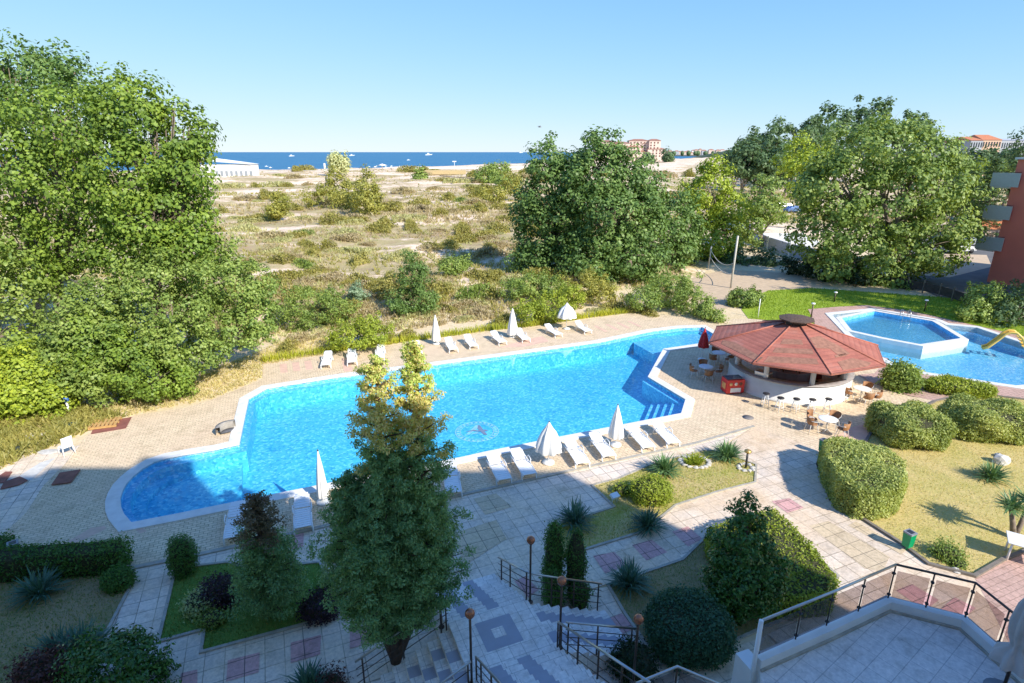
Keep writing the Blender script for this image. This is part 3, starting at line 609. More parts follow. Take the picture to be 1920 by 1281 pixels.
# ================================================================ BUILDINGS, STAIRS, TERRACE
M_wall = mat('cream_wall', (.84, .80, .72), .85, var=.08, scale=.6, bmp=.1)
M_glassd = mat('dark_window', (.04, .05, .06), .1, var=.2)
hb = empty('hotel_building', (-15, -1.5, 0), 0, 'tall cream hotel block behind the terrace whose roof throws the long shade', 'hotel')
def hbx(x0, x1, h0, h1, nm, m=M_wall, d=15):
    o = MB().box(((x0+x1)/2, -1.5-d/2, (h0+h1)/2), (x1-x0, d, h1-h0)).build(nm, m); under(o, hb); return o
hbx(-62, 25.5, -.2, 21.6, 'wall')
for x0, x1, h in ((-62, 2.9, 23.6), (3.6, 8, 24.3), (8, 10.2, 25.2), (19.6, 25.5, 24.0)): hbx(x0, x1, 21.6, h, 'roof_block')
for fl in range(1, 7):
    for bx in range(-60, 24, 6):
        if abs(bx+2) < 7 and fl in (4, 5): continue
        mb = MB(); mb.box((bx+2, -1.47, fl*3.2+1.2), (2.2, .1, 2.2)); under(mb.build('window', M_glassd), hb)
# landing staircase: everything in the frame (RX, FW) of the garden, landing 1.2 m up
SC = Vector((-.35, 11.9, 0)); SM = Matrix.Translation(SC) @ Matrix.Rotation(A0, 4, 'Z')
M_t1 = paving('pale_stair_tile', (.90, .83, .76), (.82, .75, .69), (.44, .41, .38), .33, .33, off=0, msize=.006, rough=.45)
M_t2 = mat('grey_stair_tile', (.37, .36, .40), .45, var=.08, scale=3)
M_ris = mat('beige_riser', (.70, .58, .48), .6, var=.1)
sr = empty('staircase', SC, 0, 'three-armed outdoor staircase of pale and grey tiles around a square landing', 'staircase')
def step(a0, a1, b0, b1, z0, z1, mb): # local box
    mb.box(((a0+a1)/2, (b0+b1)/2, (z0+z1)/2), (a1-a0, b1-b0, z1-z0))
def lk(mb, name, m, par=sr, bevel=0):
    o = mb.build(name, m, bevel=bevel); o.matrix_world = SM; o.parent = par; o.matrix_parent_inverse = Matrix.Translation(-par.location); return o
mb = MB(); step(-1.12, 1.15, -1.1, .8, 0, 1.2, mb); lk(mb, 'landing', M_t1)
mb = MB(); e = .004
mb.box((0, -.02, 1.2+e/2), (.98, .98, e)); lk(mb, 'grey_square', M_t2)
mb = MB(); mb.box((0, -.02, 1.2+e*1.5), (.32, .32, e)); lk(mb, 'pale_square', M_t1)
def ptk(pt, q_, sh):
    if sh < 0: return pt[q_]
    pt.append(MB()); return pt[-1]
def flight(n, rise, tread, place, w0, w1, up=False, pattern=()):
    fl = MB(); pt = [MB() for _ in pattern]; rs = MB()
    for i in range(n):
        z = 1.2-rise*(i+1) if not up else 1.2+rise*(i+1)
        t0 = tread*i; t1 = tread*(i+1)
        zz = max(z, .02)
        place(fl, t0, t1, w0, w1, 0 if not up else 0, zz)
        for q_, (p0, p1, sh) in enumerate(pattern):
            if (sh + i) % 2 == 0 or sh < 0: place(ptk(pt, q_, sh), t0+.002, t1-.002, p0, p1, zz, zz+.004)
        place(rs, t0-.006, t0-.001, w0, w1, zz, zz+rise-.012) if not up else place(rs, t0-.006, t0-.001, w0, w1, zz-rise, zz-.01)
    return fl, pt, rs
W = ((-.72, -.36, -1), (.02, .38, -1))
f_ = flight(7, .16, .36, lambda m, t0, t1, w0, w1, z0, z1: step(w0, w1, .8+t0, .8+t1, z0, z1, m), -1.12, 1.15, pattern=((-.70, -.36, -1), (.05, .39, -1)))
for m_, nm, mm in zip(f_, ('front_flight', 'grey_inlay', 'riser_face'), (M_t1, M_t2, M_t1)): [lk(x_, nm, mm) for x_ in (m_ if isinstance(m_, list) else [m_]) if x_.v]
f_ = flight(8, .145, .31, lambda m, t0, t1, w0, w1, z0, z1: step(1.15+t0, 1.15+t1, w0, w1, z0, z1, m), -1.1, .65, pattern=((-.75, -.4, -1), (0, .33, -1)))
for m_, nm, mm in zip(f_, ('right_flight', 'grey_inlay', 'riser_face'), (M_t1, M_t2, M_t1)): [lk(x_, nm, mm) for x_ in (m_ if isinstance(m_, list) else [m_]) if x_.v]
f_ = flight(8, .145, .31, lambda m, t0, t1, w0, w1, z0, z1: step(-1.12-t1, -1.12-t0, w0, w1, z0, z1, m) if t0 >= 0 else step(-1.12-t1, -1.12-t0, w0, w1, z0, z1, m), -1.35, .65, pattern=((-1.0, -.67, 0), (-.34, 0, 0), (-.67, -.34, 1), (0, .33, 1)))
for m_, nm, mm in zip(f_, ('left_flight', 'grey_inlay', 'riser_face'), (M_t1, M_t2, M_ris)): [lk(x_, nm, mm) for x_ in (m_ if isinstance(m_, list) else [m_]) if x_.v]
f_ = flight(12, .15, .30, lambda m, t0, t1, w0, w1, z0, z1: step(w0, w1, -1.1-t1, -1.1-t0, z0, z1, m), -1.12, 1.15, up=True, pattern=((-.70, -.36, -1), (.05, .39, -1)))
for m_, nm, mm in zip(f_, ('upper_flight', 'grey_inlay', 'riser_face'), (M_t1, M_t2, M_t1)): [lk(x_, nm, mm) for x_ in (m_ if isinstance(m_, list) else [m_]) if x_.v]
mb = MB(); step(-1.12, 1.15, -9.5, -4.7, 0, 3.0, mb); lk(mb, 'top_platform', M_t1)
def L2W(a, b_, z): return SM @ Vector((a, b_, z))
# hand rails: list of top points with ground height under each
def rail(label, pts, posts, hgt=.92, bars=3, group='bronze stair railings', m=None, rod=.022):
    root = empty('stair_railing', pts[0]-Vector((0, 0, 0)), 0, label, 'railing', group)
    top = [p+Vector((0, 0, hgt)) for p in pts]
    under(MB().tube(top, .028, 8).build('handrail', m or M_metal, fix=False), root)
    for k in range(bars):
        z = hgt*(.25+.5*k/max(1, bars-1)); under(MB().tube([p+Vector((0, 0, z)) for p in pts], .011, 6).build('rail_bar', M_bronze, fix=False), root)
    for t in posts:
        i = min(int(t), len(pts)-2); q = pts[i].lerp(pts[i+1], t-i)
        under(MB().tube([q-Vector((0, 0, .05)), q+Vector((0, 0, hgt))], rod, 8).build('post', M_bronze, fix=False), root)
    return root
rail('bent railing on the right of the lower stairs beside the twin thujas', [L2W(1.12, 2.9, .1), L2W(1.12, .75, 1.2), L2W(1.45, .68, 1.06), L2W(3.5, .68, .08)], (.12, .45, 1, 2.2, 2.55, 2.95))
rail('sloping railing left of the landing in front of the tall cypress', [L2W(-1.15, .68, 1.15), L2W(-3.55, .68, .05)], (.02, .08, .5, .93))
rail('long railing descending on the right side of the upper stairs', [L2W(1.12, -1.15, 1.2), L2W(1.12, -4.7, 3.0)], (.0, .05, .28, .52, .76, 1))
rail('short railing on the near side of the right-hand stairs', [L2W(1.35, -1.14, 1.1), L2W(3.55, -1.14, .06)], (.03, .42, .9))
rail('short dark railing beside the globe lamp left of the upper stairs', [L2W(-1.08, -1.4, 1.25), L2W(-1.08, -4.7, 3.0)], (.0, .1, .3, .5, .75, 1))
rail('bronze railing crossing the foot of the left-hand stairs', [L2W(-1.2, -1.38, 1.15), L2W(-3.6, -1.38, .05)], (.03, .5, .95), bars=2)
def lamp(p, label, hgt=1.95, globe=M_copper):
    r = empty('globe_lamp', p, 0, label, 'lamp', 'globe lamps along the stairs')
    pl_ = MB().tube([(0, 0, 0), (0, 0, hgt)], .028, 10).build('pole', M_bronze, r, fix=False)
    MB().lathe((0, 0, 0), [(.08, 0), (.08, .03), (.035, .06)], 12).build('base', M_bronze, r)
    MB().sphere((0, 0, hgt+.1), .115, 16).build('globe', globe, r, fix=False)
    MB().lathe((0, 0, hgt-.03), [(.045, 0), (.06, .04)], 12).build('collar', M_bronze, pl_); return r
lamp(L2W(1.22, .72, 1.1), 'copper globe lamp at the bend of the far railing near the twin thujas')
lamp(L2W(1.22, -1.08, 1.2), 'copper globe lamp at the near corner of the right-hand stairs')
lamp(L2W(-1.14, -1.22, 1.2), 'copper globe lamp standing between the left-hand and upper stairs')
lamp(G(1187, 1281, 1.3), 'copper globe lamp right of the long railing, nearest the glass terrace', 1.75)
lamp(G(951, 1440, 1.9), 'copper globe lamp low at the bottom edge on the upper stairs', 1.35)
lamp(L2W(-1.25, 1.0, .9), 'pale globe lamp half hidden by the tall cypress', 1.25, mat('frosted_globe', (.42, .40, .42), .3))
# glass terrace
M_terr = paving('blue_grey_terrace_tile', (.80, .73, .66), (.74, .68, .62), (.52, .48, .44), .45, .45, off=0, msize=.008, rot=-R(36), rough=.5)
TZ = 3.0
tp = [G(1425, 1258, TZ), G(1560, 1198, TZ), G(1668, 1146, TZ), G(1800, 1180, TZ), G(1890, 1262, TZ), G(2060, 1420, TZ)]
tr = empty('glass_terrace', tp[2], 0, 'blue-grey tiled terrace with low white wall and smoked glass railing', 'terrace')
base = ccw([tp[0], tp[1], tp[2], tp[3], tp[4], tp[5], Vector((16, -1.4, 0)), Vector((4.2, -1.4, 0)), Vector((4.2, 6.5, 0))])
under(MB().prism(base, .0, TZ, 0, 1).build('floor', [M_terr, M_whitew]), tr)
edge = [tp[0], tp[1], tp[2], tp[3], tp[4], tp[5]]
eo = offset_path(edge, -.10, False)
under(MB().ribbon([Vector((p.x, p.y, 0)) for p in eo], .2, TZ-.6, TZ+.25).build('low_wall', M_whitew), tr)
under(MB().ribbon([Vector((p.x, p.y, 0)) for p in offset_path(edge, .025, False)], .05, TZ+.0, TZ+.05).build('skirting', M_curb), tr)
m, n, l, b = nodes('smoked_glass'); t = n.new('ShaderNodeBsdfTransparent'); t.inputs[0].default_value = (.72, .67, .66, 1); g = n.new('ShaderNodeBsdfGlossy'); g.inputs['Roughness'].default_value = .05; mx = n.new('ShaderNodeMixShader'); mx.inputs[0].default_value = .05
l.new(t.outputs[0], mx.inputs[1]); l.new(g.outputs[0], mx.inputs[2]); l.new(mx.outputs[0], n['Material Output'].inputs[0]); M_smoke = m
gl = [Vector((p.x, p.y, TZ+.25)) for p in offset_path(edge, -.13, False)]
railtop = [p+Vector((0, 0, .92)) for p in gl]
under(MB().tube(railtop[:3], .028, 8).build('handrail', M_metal, fix=False), tr); under(MB().tube(railtop[2:], .028, 8).build('handrail', M_bronze, fix=False), tr)
def seg_posts(a, b_, ts, panels=True):
    for t in [q for q in ts if q > .02 or a is gl[0]]:
        q = a.lerp(b_, t); po_ = under(MB().tube([q-Vector((0, 0, .22)), q+Vector((0, 0, .92))], .017, 8).build('post', M_bronze, fix=False), tr)
        for z in (.1, .68): MB().box(q+Vector((0, 0, z)), (.06, .06, .045), math.atan2(b_.y-a.y, b_.x-a.x)).build('clamp', M_black, po_)
    u = (b_-a).normalized(); tt = list(ts)
    for t0, t1 in zip(tt[:-1], tt[1:]):
        p, q = a.lerp(b_, t0)+u*.06, a.lerp(b_, t1)-u*.06
        mbx = MB(); c = (p+q)/2; mbx.box((c.x, c.y, c.z+.40), ((q-p).length, .012, .72), math.atan2(u.y, u.x)); under(mbx.build('glass_panel', M_smoke), tr)
seg_posts(gl[0], gl[2], (0, .27, .5, .75, 1)); seg_posts(gl[2], gl[3], (.0, .5, 1)); seg_posts(gl[3], gl[5], (.0, .27, .5, .75, .98))
q = gl[0]; under(MB().tube([Vector((q.x-.06, q.y-.06, TZ-1.2)), Vector((q.x-.06, q.y-.06, TZ+1.22))], .045, 10).build('white_post', M_white, fix=False), tr)
o = MB().box(G(1403, 1262, 2.6)+Vector((0, 0, -1.1)), (.34, .5, 2.9), R(20)).build('gate_pillar', M_whitew, bevel=.01); tag(o, 'white square pillar at the left end of the glass terrace', 'pillar')
rp = [G(1150, 1300, 3.4), G(1270, 1250, 3.4), G(1380, 1296, 3.4)]
r = empty('platform_railing', rp[1]-Vector((0, 0, 1)), 0, 'pale metal corner railing with dark panel below the glass terrace', 'railing')
under(MB().tube(rp, .03, 8).build('handrail', M_metal, fix=False), r)
for k in (0, 1, 2): under(MB().tube([rp[k], rp[k]-Vector((0, 0, 1))], .022, 8).build('post', M_bronze, fix=False), r)
for a, b_ in ((rp[0], rp[1]), (rp[1], rp[2])):
    c = (a+b_)/2; d = b_-a; under(MB().box((c.x, c.y, c.z-.45), (d.length-.1, .012, .7), math.atan2(d.y, d.x)).build('dark_panel', M_smoke), r)
# big folded cloth parasol standing on the terrace
def drape(mb, c, prof, n=32, folds=8, amp=.12, mi=0, ph=0):
    vs = []; 
    for r_, z in prof:
        for k in range(n):
            a = 2*math.pi*k/n; rr = r_*(1+amp*math.cos(folds*a+ph)); vs.append((c[0]+rr*math.cos(a), c[1]+rr*math.sin(a), c[2]+z))
    fs = [(i*n+k, i*n+(k+1) % n, (i+1)*n+(k+1) % n, (i+1)*n+k) for i in range(len(prof)-1) for k in range(n)]
    mb.add(vs, fs, mi, True); return mb
M_cloth = mat('ecru_cloth', (.48, .44, .42), .9, var=.12, scale=4); M_clothw = mat('white_cloth', (.80, .78, .74), .9, var=.05, scale=4); M_clothr = mat('red_cloth', (.50, .015, .02), .7, var=.15, scale=5)
pu = empty('folded_parasol', G(1878, 1300, TZ), 0, 'large folded ecru parasol tied at the waist, at the right end of the terrace', 'parasol')
drape(MB(), (0, 0, 0), [(.30, .75), (.27, .95), (.12, 1.12), (.10, 1.18), (.17, 1.4), (.20, 1.7), (.17, 2.0), (.08, 2.3), (.02, 2.42)], 48, 7, .22).build('canopy', M_cloth, pu, fix=False)
MB().tube([(0, 0, 0), (0, 0, 2.5)], .03, 10).build('pole', M_bronze, pu, fix=False); MB().lathe((0, 0, 0), [(.3, 0), (.3, .06), (.06, .1)], 20).build('base', M_gray, pu)
# ================================================================ BAR PAVILION
BC = Vector((16.25, 31.8, 0)); BR = 4.8; ph = R(42); EZ = 2.42; AZ_ = 3.85
bar = empty('pool_bar', BC, 0, 'round white open bar under an eight-sided rusty red roof beside the pool', 'bar')
m, n, l, b = nodes('red_roof_sheet'); p = pos(n, l); wv = n.new('ShaderNodeTexWave'); wv.wave_type = 'BANDS'; wv.bands_direction = 'DIAGONAL'; wv.inputs['Scale'].default_value = 2.2; wv.inputs['Distortion'].default_value = .6; l.new(p, wv.inputs[0])
f = noise(n, l, p, .9, 6, .65); c = ramp(n, l, f, [(.3, (.33, .105, .07)), (.55, (.44, .15, .10)), (.75, (.44, .20, .15))])
w2 = n.new('ShaderNodeTexWave'); w2.wave_type = 'BANDS'; w2.bands_direction = 'Z'; w2.inputs['Scale'].default_value = 3.3; w2.inputs['Distortion'].default_value = .4; l.new(p, w2.inputs[0]); c = mix(n, l, 1., c, ramp(n, l, w2.outputs['Color'], [(.05, (.86,)*3), (.3, (1.02,)*3)]), 'MULTIPLY')
c = mix(n, l, 1., c, ramp(n, l, noise(n, l, p, 14, 4, .8), [(.3, (.8,)*3), (.7, (1.12,)*3)]), 'MULTIPLY'); l.new(c, b.inputs['Base Color']); b.inputs['Roughness'].default_value = .75; bump(n, l, w2.outputs['Color'], b, .3, .02); M_roof = m
M_patch = mat('brown_shingle', (.33, .155, .10), .85, var=.3, scale=5, bmp=.3)
ap = Vector((0, 0, AZ_)); ev = [Vector((BR*math.cos(ph+k*math.pi/4), BR*math.sin(ph+k*math.pi/4), EZ)) for k in range(8)]
PAN = {}
for k in range(8):
    a, b_ = ev[k], ev[(k+1) % 8]; mb = MB()
    t = .13; q = [a, b_, b_.lerp(ap, 1-t), a.lerp(ap, 1-t)]; dn = Vector((0, 0, -.07))
    mb.add(q+[v+dn for v in q], [(0, 1, 2, 3), (7, 6, 5, 4), (0, 4, 5, 1), (3, 2, 6, 7)]); PAN[k] = mb.build('roof_panel', M_roof, bar)
    MB().tube([a+Vector((0, 0, .02)), a.lerp(ap, 1-t)+Vector((0, 0, .03))], .045, 6).build('roof_ridge', M_roof, bar, fix=False)
    MB().tube([a*.99, b_*.99], .05, 4).build('eave_board', M_barkd, bar, fix=False)
def onroof(u, v, k, lift):
    u, v = 1220+u/3.5556, 560+v/3.5556; a, b_ = ev[k]+BC, ev[(k+1) % 8]+BC; nn = (b_-a).cross(ap+BC-a).normalized(); nn = nn if nn.z > 0 else -nn
    d = Vector(ray(u, v)); o = Vector((0, 0, H)); t = (a-o).dot(nn)/d.dot(nn); return o+d*t+nn*lift-BC
for k, polys in ((4, [[(885,270),(1005,275),(1018,308),(862,303)], [(832,328),(1075,338),(1088,372),(812,360)], [(785,385),(1105,402),(1122,440),(752,425)]]),
                 (5, [[(1058,262),(1125,250),(1250,312),(1330,368),(1262,388),(1196,335),(1100,330)], [(1245,422),(1345,397),(1472,428),(1450,452),(1282,476)], [(1225,380),(1300,365),(1310,380),(1235,395)]]),
                 (3, [[(482,278),(560,292),(750,395),(712,422),(470,302)]])):
    for pl in polys:
        mb = MB(); top = [onroof(u, v, k-0, .012) for u, v in pl]; bot = [v-Vector((0, 0, .02)) for v in top]; n_ = len(top)
        mb.add(top+bot, [tuple(range(n_))]+[(i, (i+1) % n_, n_+(i+1) % n_, n_+i) for i in range(n_)]); mb.build('brown_roof_patch', M_patch, PAN[k])
MB().lathe((0, 0, 0), [(.55, AZ_-.28), (.55, AZ_+.05)], 8, smooth=False).build('roof_vent', M_barkd, bar)
MB().lathe((0, 0, 0), [(.98, AZ_+.08), (.98, AZ_+.13), (.5, AZ_+.24), (.0, AZ_+.28)], 8, smooth=False).build('vent_cap', M_barkd, [c for c in bar.children if c.name.startswith('roof_vent')][0])
a0 = R(-200); a1 = R(25)
MB().lathe((0, 0, 0), [(3.30, 0), (3.35, .12), (3.28, .13), (3.28, 1.08), (3.06, 1.08), (3.06, .02)], 60, a0=a0, a1=a1).build('counter_wall', M_whitew, bar)
MB().lathe((0, 0, 0), [(2.72, 1.10), (3.34, 1.10), (3.34, 1.15), (2.72, 1.15), (2.72, 1.10)], 60, a0=a0, a1=a1).build('counter_top', mat('grey_counter', (.34, .31, .30), .4), bar)
MB().lathe((0, 0, 0), [(2.0, .015), (0, .015)], 30).build('bar_floor', mat('bar_floor', (.12, .10, .09), .7), bar)
for k in range(8):
    a = ph+k*math.pi/4; p_ = Vector((3.0*math.cos(a), 3.0*math.sin(a), 0))
    co_ = MB().tube([p_, p_+Vector((0, 0, 2.82))], .13, 12).build('column', M_whitew, bar, fix=False)
    for s in (-1, 1):
        tg = Vector((-math.sin(a), math.cos(a), 0))*s*.5; MB().tube([p_+Vector((0, 0, 2.2)), p_+tg*1.1+Vector((0, 0, 2.62))], .06, 6).build('brace', M_whitew, co_, fix=False)
MB().lathe((0, 0, 0), [(1.15, 0), (1.15, .95), (1.3, .97), (1.3, 1.03), (0, 1.03)], 12, smooth=False).build('island_counter', mat('mauve_counter', (.30, .24, .25), .6), bar)
MB().lathe((0, 0, 0), [(.45, 1.03), (.4, 2.3), (.5, 3.3)], 12).build('core_cupboard', mat('dark_red_panel', (.28, .03, .04), .5), bar)
MB().box((1.9, .8, .6), (.9, .6, 1.2), R(20)).build('back_cabinet', mat('dark_red_panel', (.28, .03, .04)), bar)
rb = random.Random(4)
for i in range(16):
    a = rb.uniform(-3, .3); rr = rb.uniform(.6, 1.1); hh = rb.uniform(.2, .32)
    o = MB().lathe((0, 0, 0), [(.035, 0), (.035, hh*.6), (.014, hh*.75), (.014, hh)], 8).build('bottle', mat(rb.choice(['green_glass', 'brown_glass', 'clear_glass']), rb.choice([(.02, .12, .03), (.12, .05, .015), (.4, .45, .45)]), .1))
    o.location = BC+Vector((rr*math.cos(a), rr*math.sin(a), 1.035)); tag(o, 'small bottle standing on the round island counter inside the bar', 'bottle', 'bottles on the island counter in the bar')
o = MB().box((0, 0, .12), (.8, .5, .24)).build('metal_sink_unit', M_metal, bevel=.02); o.location = BC+Vector((-2.25, -1.75, 1.16)); o.rotation_euler = (0, 0, R(-50)); tag(o, 'metal sink unit on the left end of the bar counter', 'sink')
# ---------------------------------------------------------------- furniture
M_wick = mat('wicker', (.36, .17, .07), .7, var=.35, scale=30, bmp=.3); M_alu = mat('pale_chair_frame', (.66, .64, .60), .4, .1, var=.08)
def make_chair():
    r = empty('terrace_chair', (0, 0, 0), 0, '-', 'chair', 'wicker terrace chairs round the bar tables')
    MB().lathe((0, 0, .45), [(0, .0), (.22, 0), (.235, .02), (.22, .04), (0, .04)], 16).build('seat', M_wick, r)
    MB().lathe((0, 0, .5), [(.25, .0), (.27, .08), (.29, .34), (.27, .34), (.25, .08), (.23, 0)], 14, a0=R(200), a1=R(340)).build('backrest', M_wick, r)
    for sx, sy in ((-1, -1), (1, -1), (-1, 1), (1, 1)): MB().tube([(sx*.17, sy*.15, .46), (sx*.25, sy*.24, 0)], .016, 7).build('leg', M_alu, r, fix=False)
    for s in (-1, 1): MB().tube([(s*.25, .22, .45), (s*.28, .18, .66), (s*.28, -.05, .67), (s*.25, -.2, .7)], .014, 6).build('armrest', M_alu, r, fix=False)
    return r
def make_table():
    r = empty('bistro_table', (0, 0, 0), 0, '-', 'table', 'round white tables near the bar')
    MB().lathe((0, 0, .70), [(0, 0), (.40, 0), (.43, .01), (.43, .03), (.41, .035), (0, .035)], 28).build('tabletop', M_white, r)
    MB().tube([(0, 0, .1), (0, 0, .7)], .03, 8).build('column', M_alu, r, fix=False)
    for k in range(4):
        a = k*math.pi/2+.6; MB().tube([(0, 0, .16), (.3*math.cos(a), .3*math.sin(a), .02)], .018, 6).build('foot', M_alu, r, fix=False)
    return r
C0 = make_chair(); T0 = make_table(); used = {'c': 0, 't': 0}
def chair(p, face, label):
    rz = math.atan2(face.y-p.y, face.x-p.x)-math.pi/2
    if not used['c']: used['c'] = 1; C0.location = p; C0.rotation_euler = (0, 0, rz); C0['label'] = label; return C0
    return dup(C0, p, rz, label=label)
def table(p, label):
    if not used['t']: used['t'] = 1; T0.location = p; T0['label'] = label; return T0
    return dup(T0, p, 0, label=label)
sides = {'l': ('left', 180), 'b': ('near', 265), 'r': ('right', 350), 't': ('far', 85), 'bl': ('near left', 225), 'br': ('near right', 310), 'tl': ('far left', 130), 'tr': ('far right', 40)}
for (u, v, nm, ss) in ((1324, 687, 'table in the bar shade nearest the pool', ('l', 'b', 'r', 't')), (1348, 661, 'table by the red parasol under the eave', ('bl', 'br', 't', 'r')), (1617, 728, 'sunny table right of the bar', ('l', 'tr', 'b', 'br', 'tl')), (1553, 785, 'sunny table in front of the stools', ('tl', 'l', 'br', 'tr'))):
    c = G(u, v, .73); c.z = 0; table(c, 'round white '+nm)
    for s in ss:
        nme, a = sides[s]; p_ = c+Vector((math.cos(R(a)), math.sin(R(a)), 0))*.72; chair(p_, c, 'wicker chair '+nme+' of the '+nm)
def make_stool(seatm, nm='bar_stool'):
    r = empty(nm, (0, 0, 0), 0, '-', 'stool', 'white bar stools with black seats')
    MB().lathe((0, 0, .74), [(0, 0), (.17, 0), (.185, .02), (.17, .05), (0, .055)], 18).build('seat', seatm, r)
    for k in range(4):
        a = k*math.pi/2+.78; MB().tube([(.1*math.cos(a), .1*math.sin(a), .74), (.24*math.cos(a), .24*math.sin(a), 0)], .02, 6).build('leg', M_white, r, fix=False)
    MB().tube([(.19*math.cos(t*.5236), .19*math.sin(t*.5236), .27) for t in range(13)], .013, 5).build('foot_ring', M_white, r, fix=False)
    return r
ST = make_stool(M_black)
for i, (u, v) in enumerate([(1437, 738), (1464, 746), (1494, 748), (1524, 749), (1554, 748)]):
    p_ = G(u, v, .77); p_.z = 0; lb = 'white bar stool with black seat, '+('first', 'second', 'third', 'fourth', 'fifth')[i]+' from the left along the bar front'
    if i == 0: ST.location = p_; ST['label'] = lb
    else: dup(ST, p_, i*.3, label=lb)
for i, (u, v) in enumerate([(1375, 674), (1374, 682)]):
    p_ = G(u, v, .77); p_.z = 0; dup(ST, p_, .3, label=('farther' if i == 0 else 'nearer')+' of the two stools in the shade behind the red freezer')
fz = empty('ice_cream_freezer', G(1372, 735), R(8), 'red and white ice cream freezer with glass lid in the bar shade', 'freezer')
M_redp = mat('red_panel', (.62, .03, .03), .35, var=.1)
cb_ = MB().box((0, 0, .47), (1.05, .72, .80)).build('cabinet', M_redp, fz, bevel=.03)
MB().box((0, .02, .90), (.93, .58, .03)).build('glass_lid', mat('freezer_glass', (.10, .16, .20), .05, spec=.9), fz)
MB().box((0, -.372, .26), (.62, .012, .26)).build('white_label', M_white, cb_); MB().box((-.537, 0, .45), (.012, .4, .36)).build('side_picture', mat('orange_print', (.7, .35, .12), .5), cb_)
for x, cc in ((-.3, (.75, .45, .2)), (0, (.8, .7, .6)), (.28, (.25, .08, .04))): MB().lathe((0, 0, 0), [(0, 0), (.1, 0), (.1, .008), (0, .008)], 14).build('picture_disc', mat('print%d' % int(cc[0]*100), cc, .5), cb_).matrix_local = Matrix.Translation((x, -.362, .62)) @ Matrix.Rotation(R(90), 4, 'X')
for x in (-.42, .42):
    for y in (-.26, .26): MB().lathe((x, y, 0), [(.03, 0), (.03, .08)], 8).build('foot', M_black, fz)
# loungers
def make_lounger(back):
    r = empty('sun_lounger', (0, 0, 0), 0, '-', 'sun lounger', 'white plastic sun loungers round the pool')
    mb = MB()
    for i in range(9): mb.box((0, -.86+i*.145, .33), (.60, .125, .03))
    mb.build('seat', M_white, r, bevel=.008)
    mb = MB(); ca, sa = math.cos(back), math.sin(back); Mx = Matrix.Rotation(back, 4, 'X')
    for i in range(5):
        d_ = .08+i*.145; mb.box((0, .40+d_*ca, .345+d_*sa), (.60, .13, .03), M=Mx)
    d_ = .78; mb.box((0, .40+d_*ca, .345+d_*sa), (.50, .12, .035), M=Mx)
    mb.build('backrest', M_white, r, bevel=.008)
    for s in (-1, 1):
        MB().tube([(s*.32, -.98, .30), (s*.33, -.5, .34), (s*.33, .6, .34), (s*.32, .95, .31)], .028, 6).build('side_rail', M_white, r, fix=False)
        MB().tube([(s*.33, -.72, .32), (s*.34, -.82, .12), (s*.34, -.88, 0)], .034, 6).build('leg', M_white, r, fix=False)
        MB().tube([(s*.33, .62, .32), (s*.34, .72, .12), (s*.34, .78, 0)], .034, 6).build('leg', M_white, r, fix=False)
        MB().tube([(s*.33, -.05, .34), (s*.36, .0, .52), (s*.36, .35, .55), (s*.33, .5, .38)], .022, 6).build('armrest', M_white, r, fix=False)
    return r
LA = make_lounger(R(24)); LB = make_lounger(R(12)); LA.scale = (.88,)*3; LB.scale = (.93,)*3
nth = ['first', 'second', 'third', 'fourth', 'fifth', 'sixth', 'seventh', 'eighth', 'ninth', 'tenth']
far = [(613,676),(660,671),(713,663),(782,655),(846,648),(883,642),(935,635),(980,630),(1038,621),(1094,615)]
far_l = ['leftmost', 'second', 'third, behind the cypress tops', 'fourth, right of the cypress tops', 'fifth, beside a folded parasol', 'sixth', 'seventh', 'eighth, under a folded parasol', 'ninth', 'rightmost']
first = True
for i, (u, v) in enumerate(far):
    p_ = G(u, v, .3); p_.z = 0; rz = A0-R(12)+R([0, 4, -2, 3, 8, 10, 14, 9, 16, 12][i]); lb = 'white sun lounger of the far row by the grass, '+far_l[i]
    if first: LA.location = p_; LA.rotation_euler = (0, 0, rz); LA['label'] = lb; first = False
    else: dup(LA, p_, rz, label=lb)
near = [((925,856),(946,897),'shaded white lounger left of the open-skirted parasol, first of the pair'), ((971,849),(992,886),'shaded white lounger left of the parasol, second of the pair'), ((1070,829),(1093,866),'sunlit white lounger just right of the front parasol'), ((1118,818),(1142,852),'white lounger left of the tall slim parasol'),
        ((1190,805),(1214,834),'white lounger right of the tall slim parasol, standing askew'), ((1236,797),(1262,827),'last white lounger on the right near the pool steps'), ((845,882),(850,915),'shaded lounger half hidden by the right side of the cypress'), ((566,938),(568,982),'white lounger in the shade left of the big cypress'), ((444,952),(437,1004),'white lounger in the shade nearest the rounded pool end')]
fb = True
for (a, b_, lb) in near:
    pa, pb = G(*a, .45), G(*b_, .33); pa.z = pb.z = 0; c = (pa+pb)/2; d_ = pa-pb; rz = math.atan2(d_.y, d_.x)-math.pi/2
    if fb: LB.location = c; LB.rotation_euler = (0, 0, rz); LB['label'] = lb; fb = False
    else: dup(LB, c, rz, label=lb)
def parasol(u, v, label, hgt=2.25, rr=.30, skirt=.75, m=M_clothw, group='folded white parasols by the pool', folds=8):
    r = empty('folded_parasol', G(u, v), .3, label, 'parasol', group)
    drape(MB(), (0, 0, 0), [(rr*.96, hgt-skirt*2.1), (rr, hgt-skirt*2.0), (rr*.86, hgt-skirt*1.5), (rr*.55, hgt-skirt*.8), (rr*.25, hgt-.25), (.02, hgt)], 40, folds, .13).build('canopy', m, r, fix=False); cn_ = r.children[0]
    MB().tube([(0, 0, 0), (0, 0, hgt+.04)], .024, 8).build('pole', M_white, r, fix=False)
    MB().lathe((0, 0, 0), [(.27, 0), (.27, .07), (.05, .12)], 20).build('base', M_white, r); MB().lathe((0, 0, hgt), [(.03, 0), (.03, .03), (0, .08)], 8).build('finial', M_bronze, cn_); return r
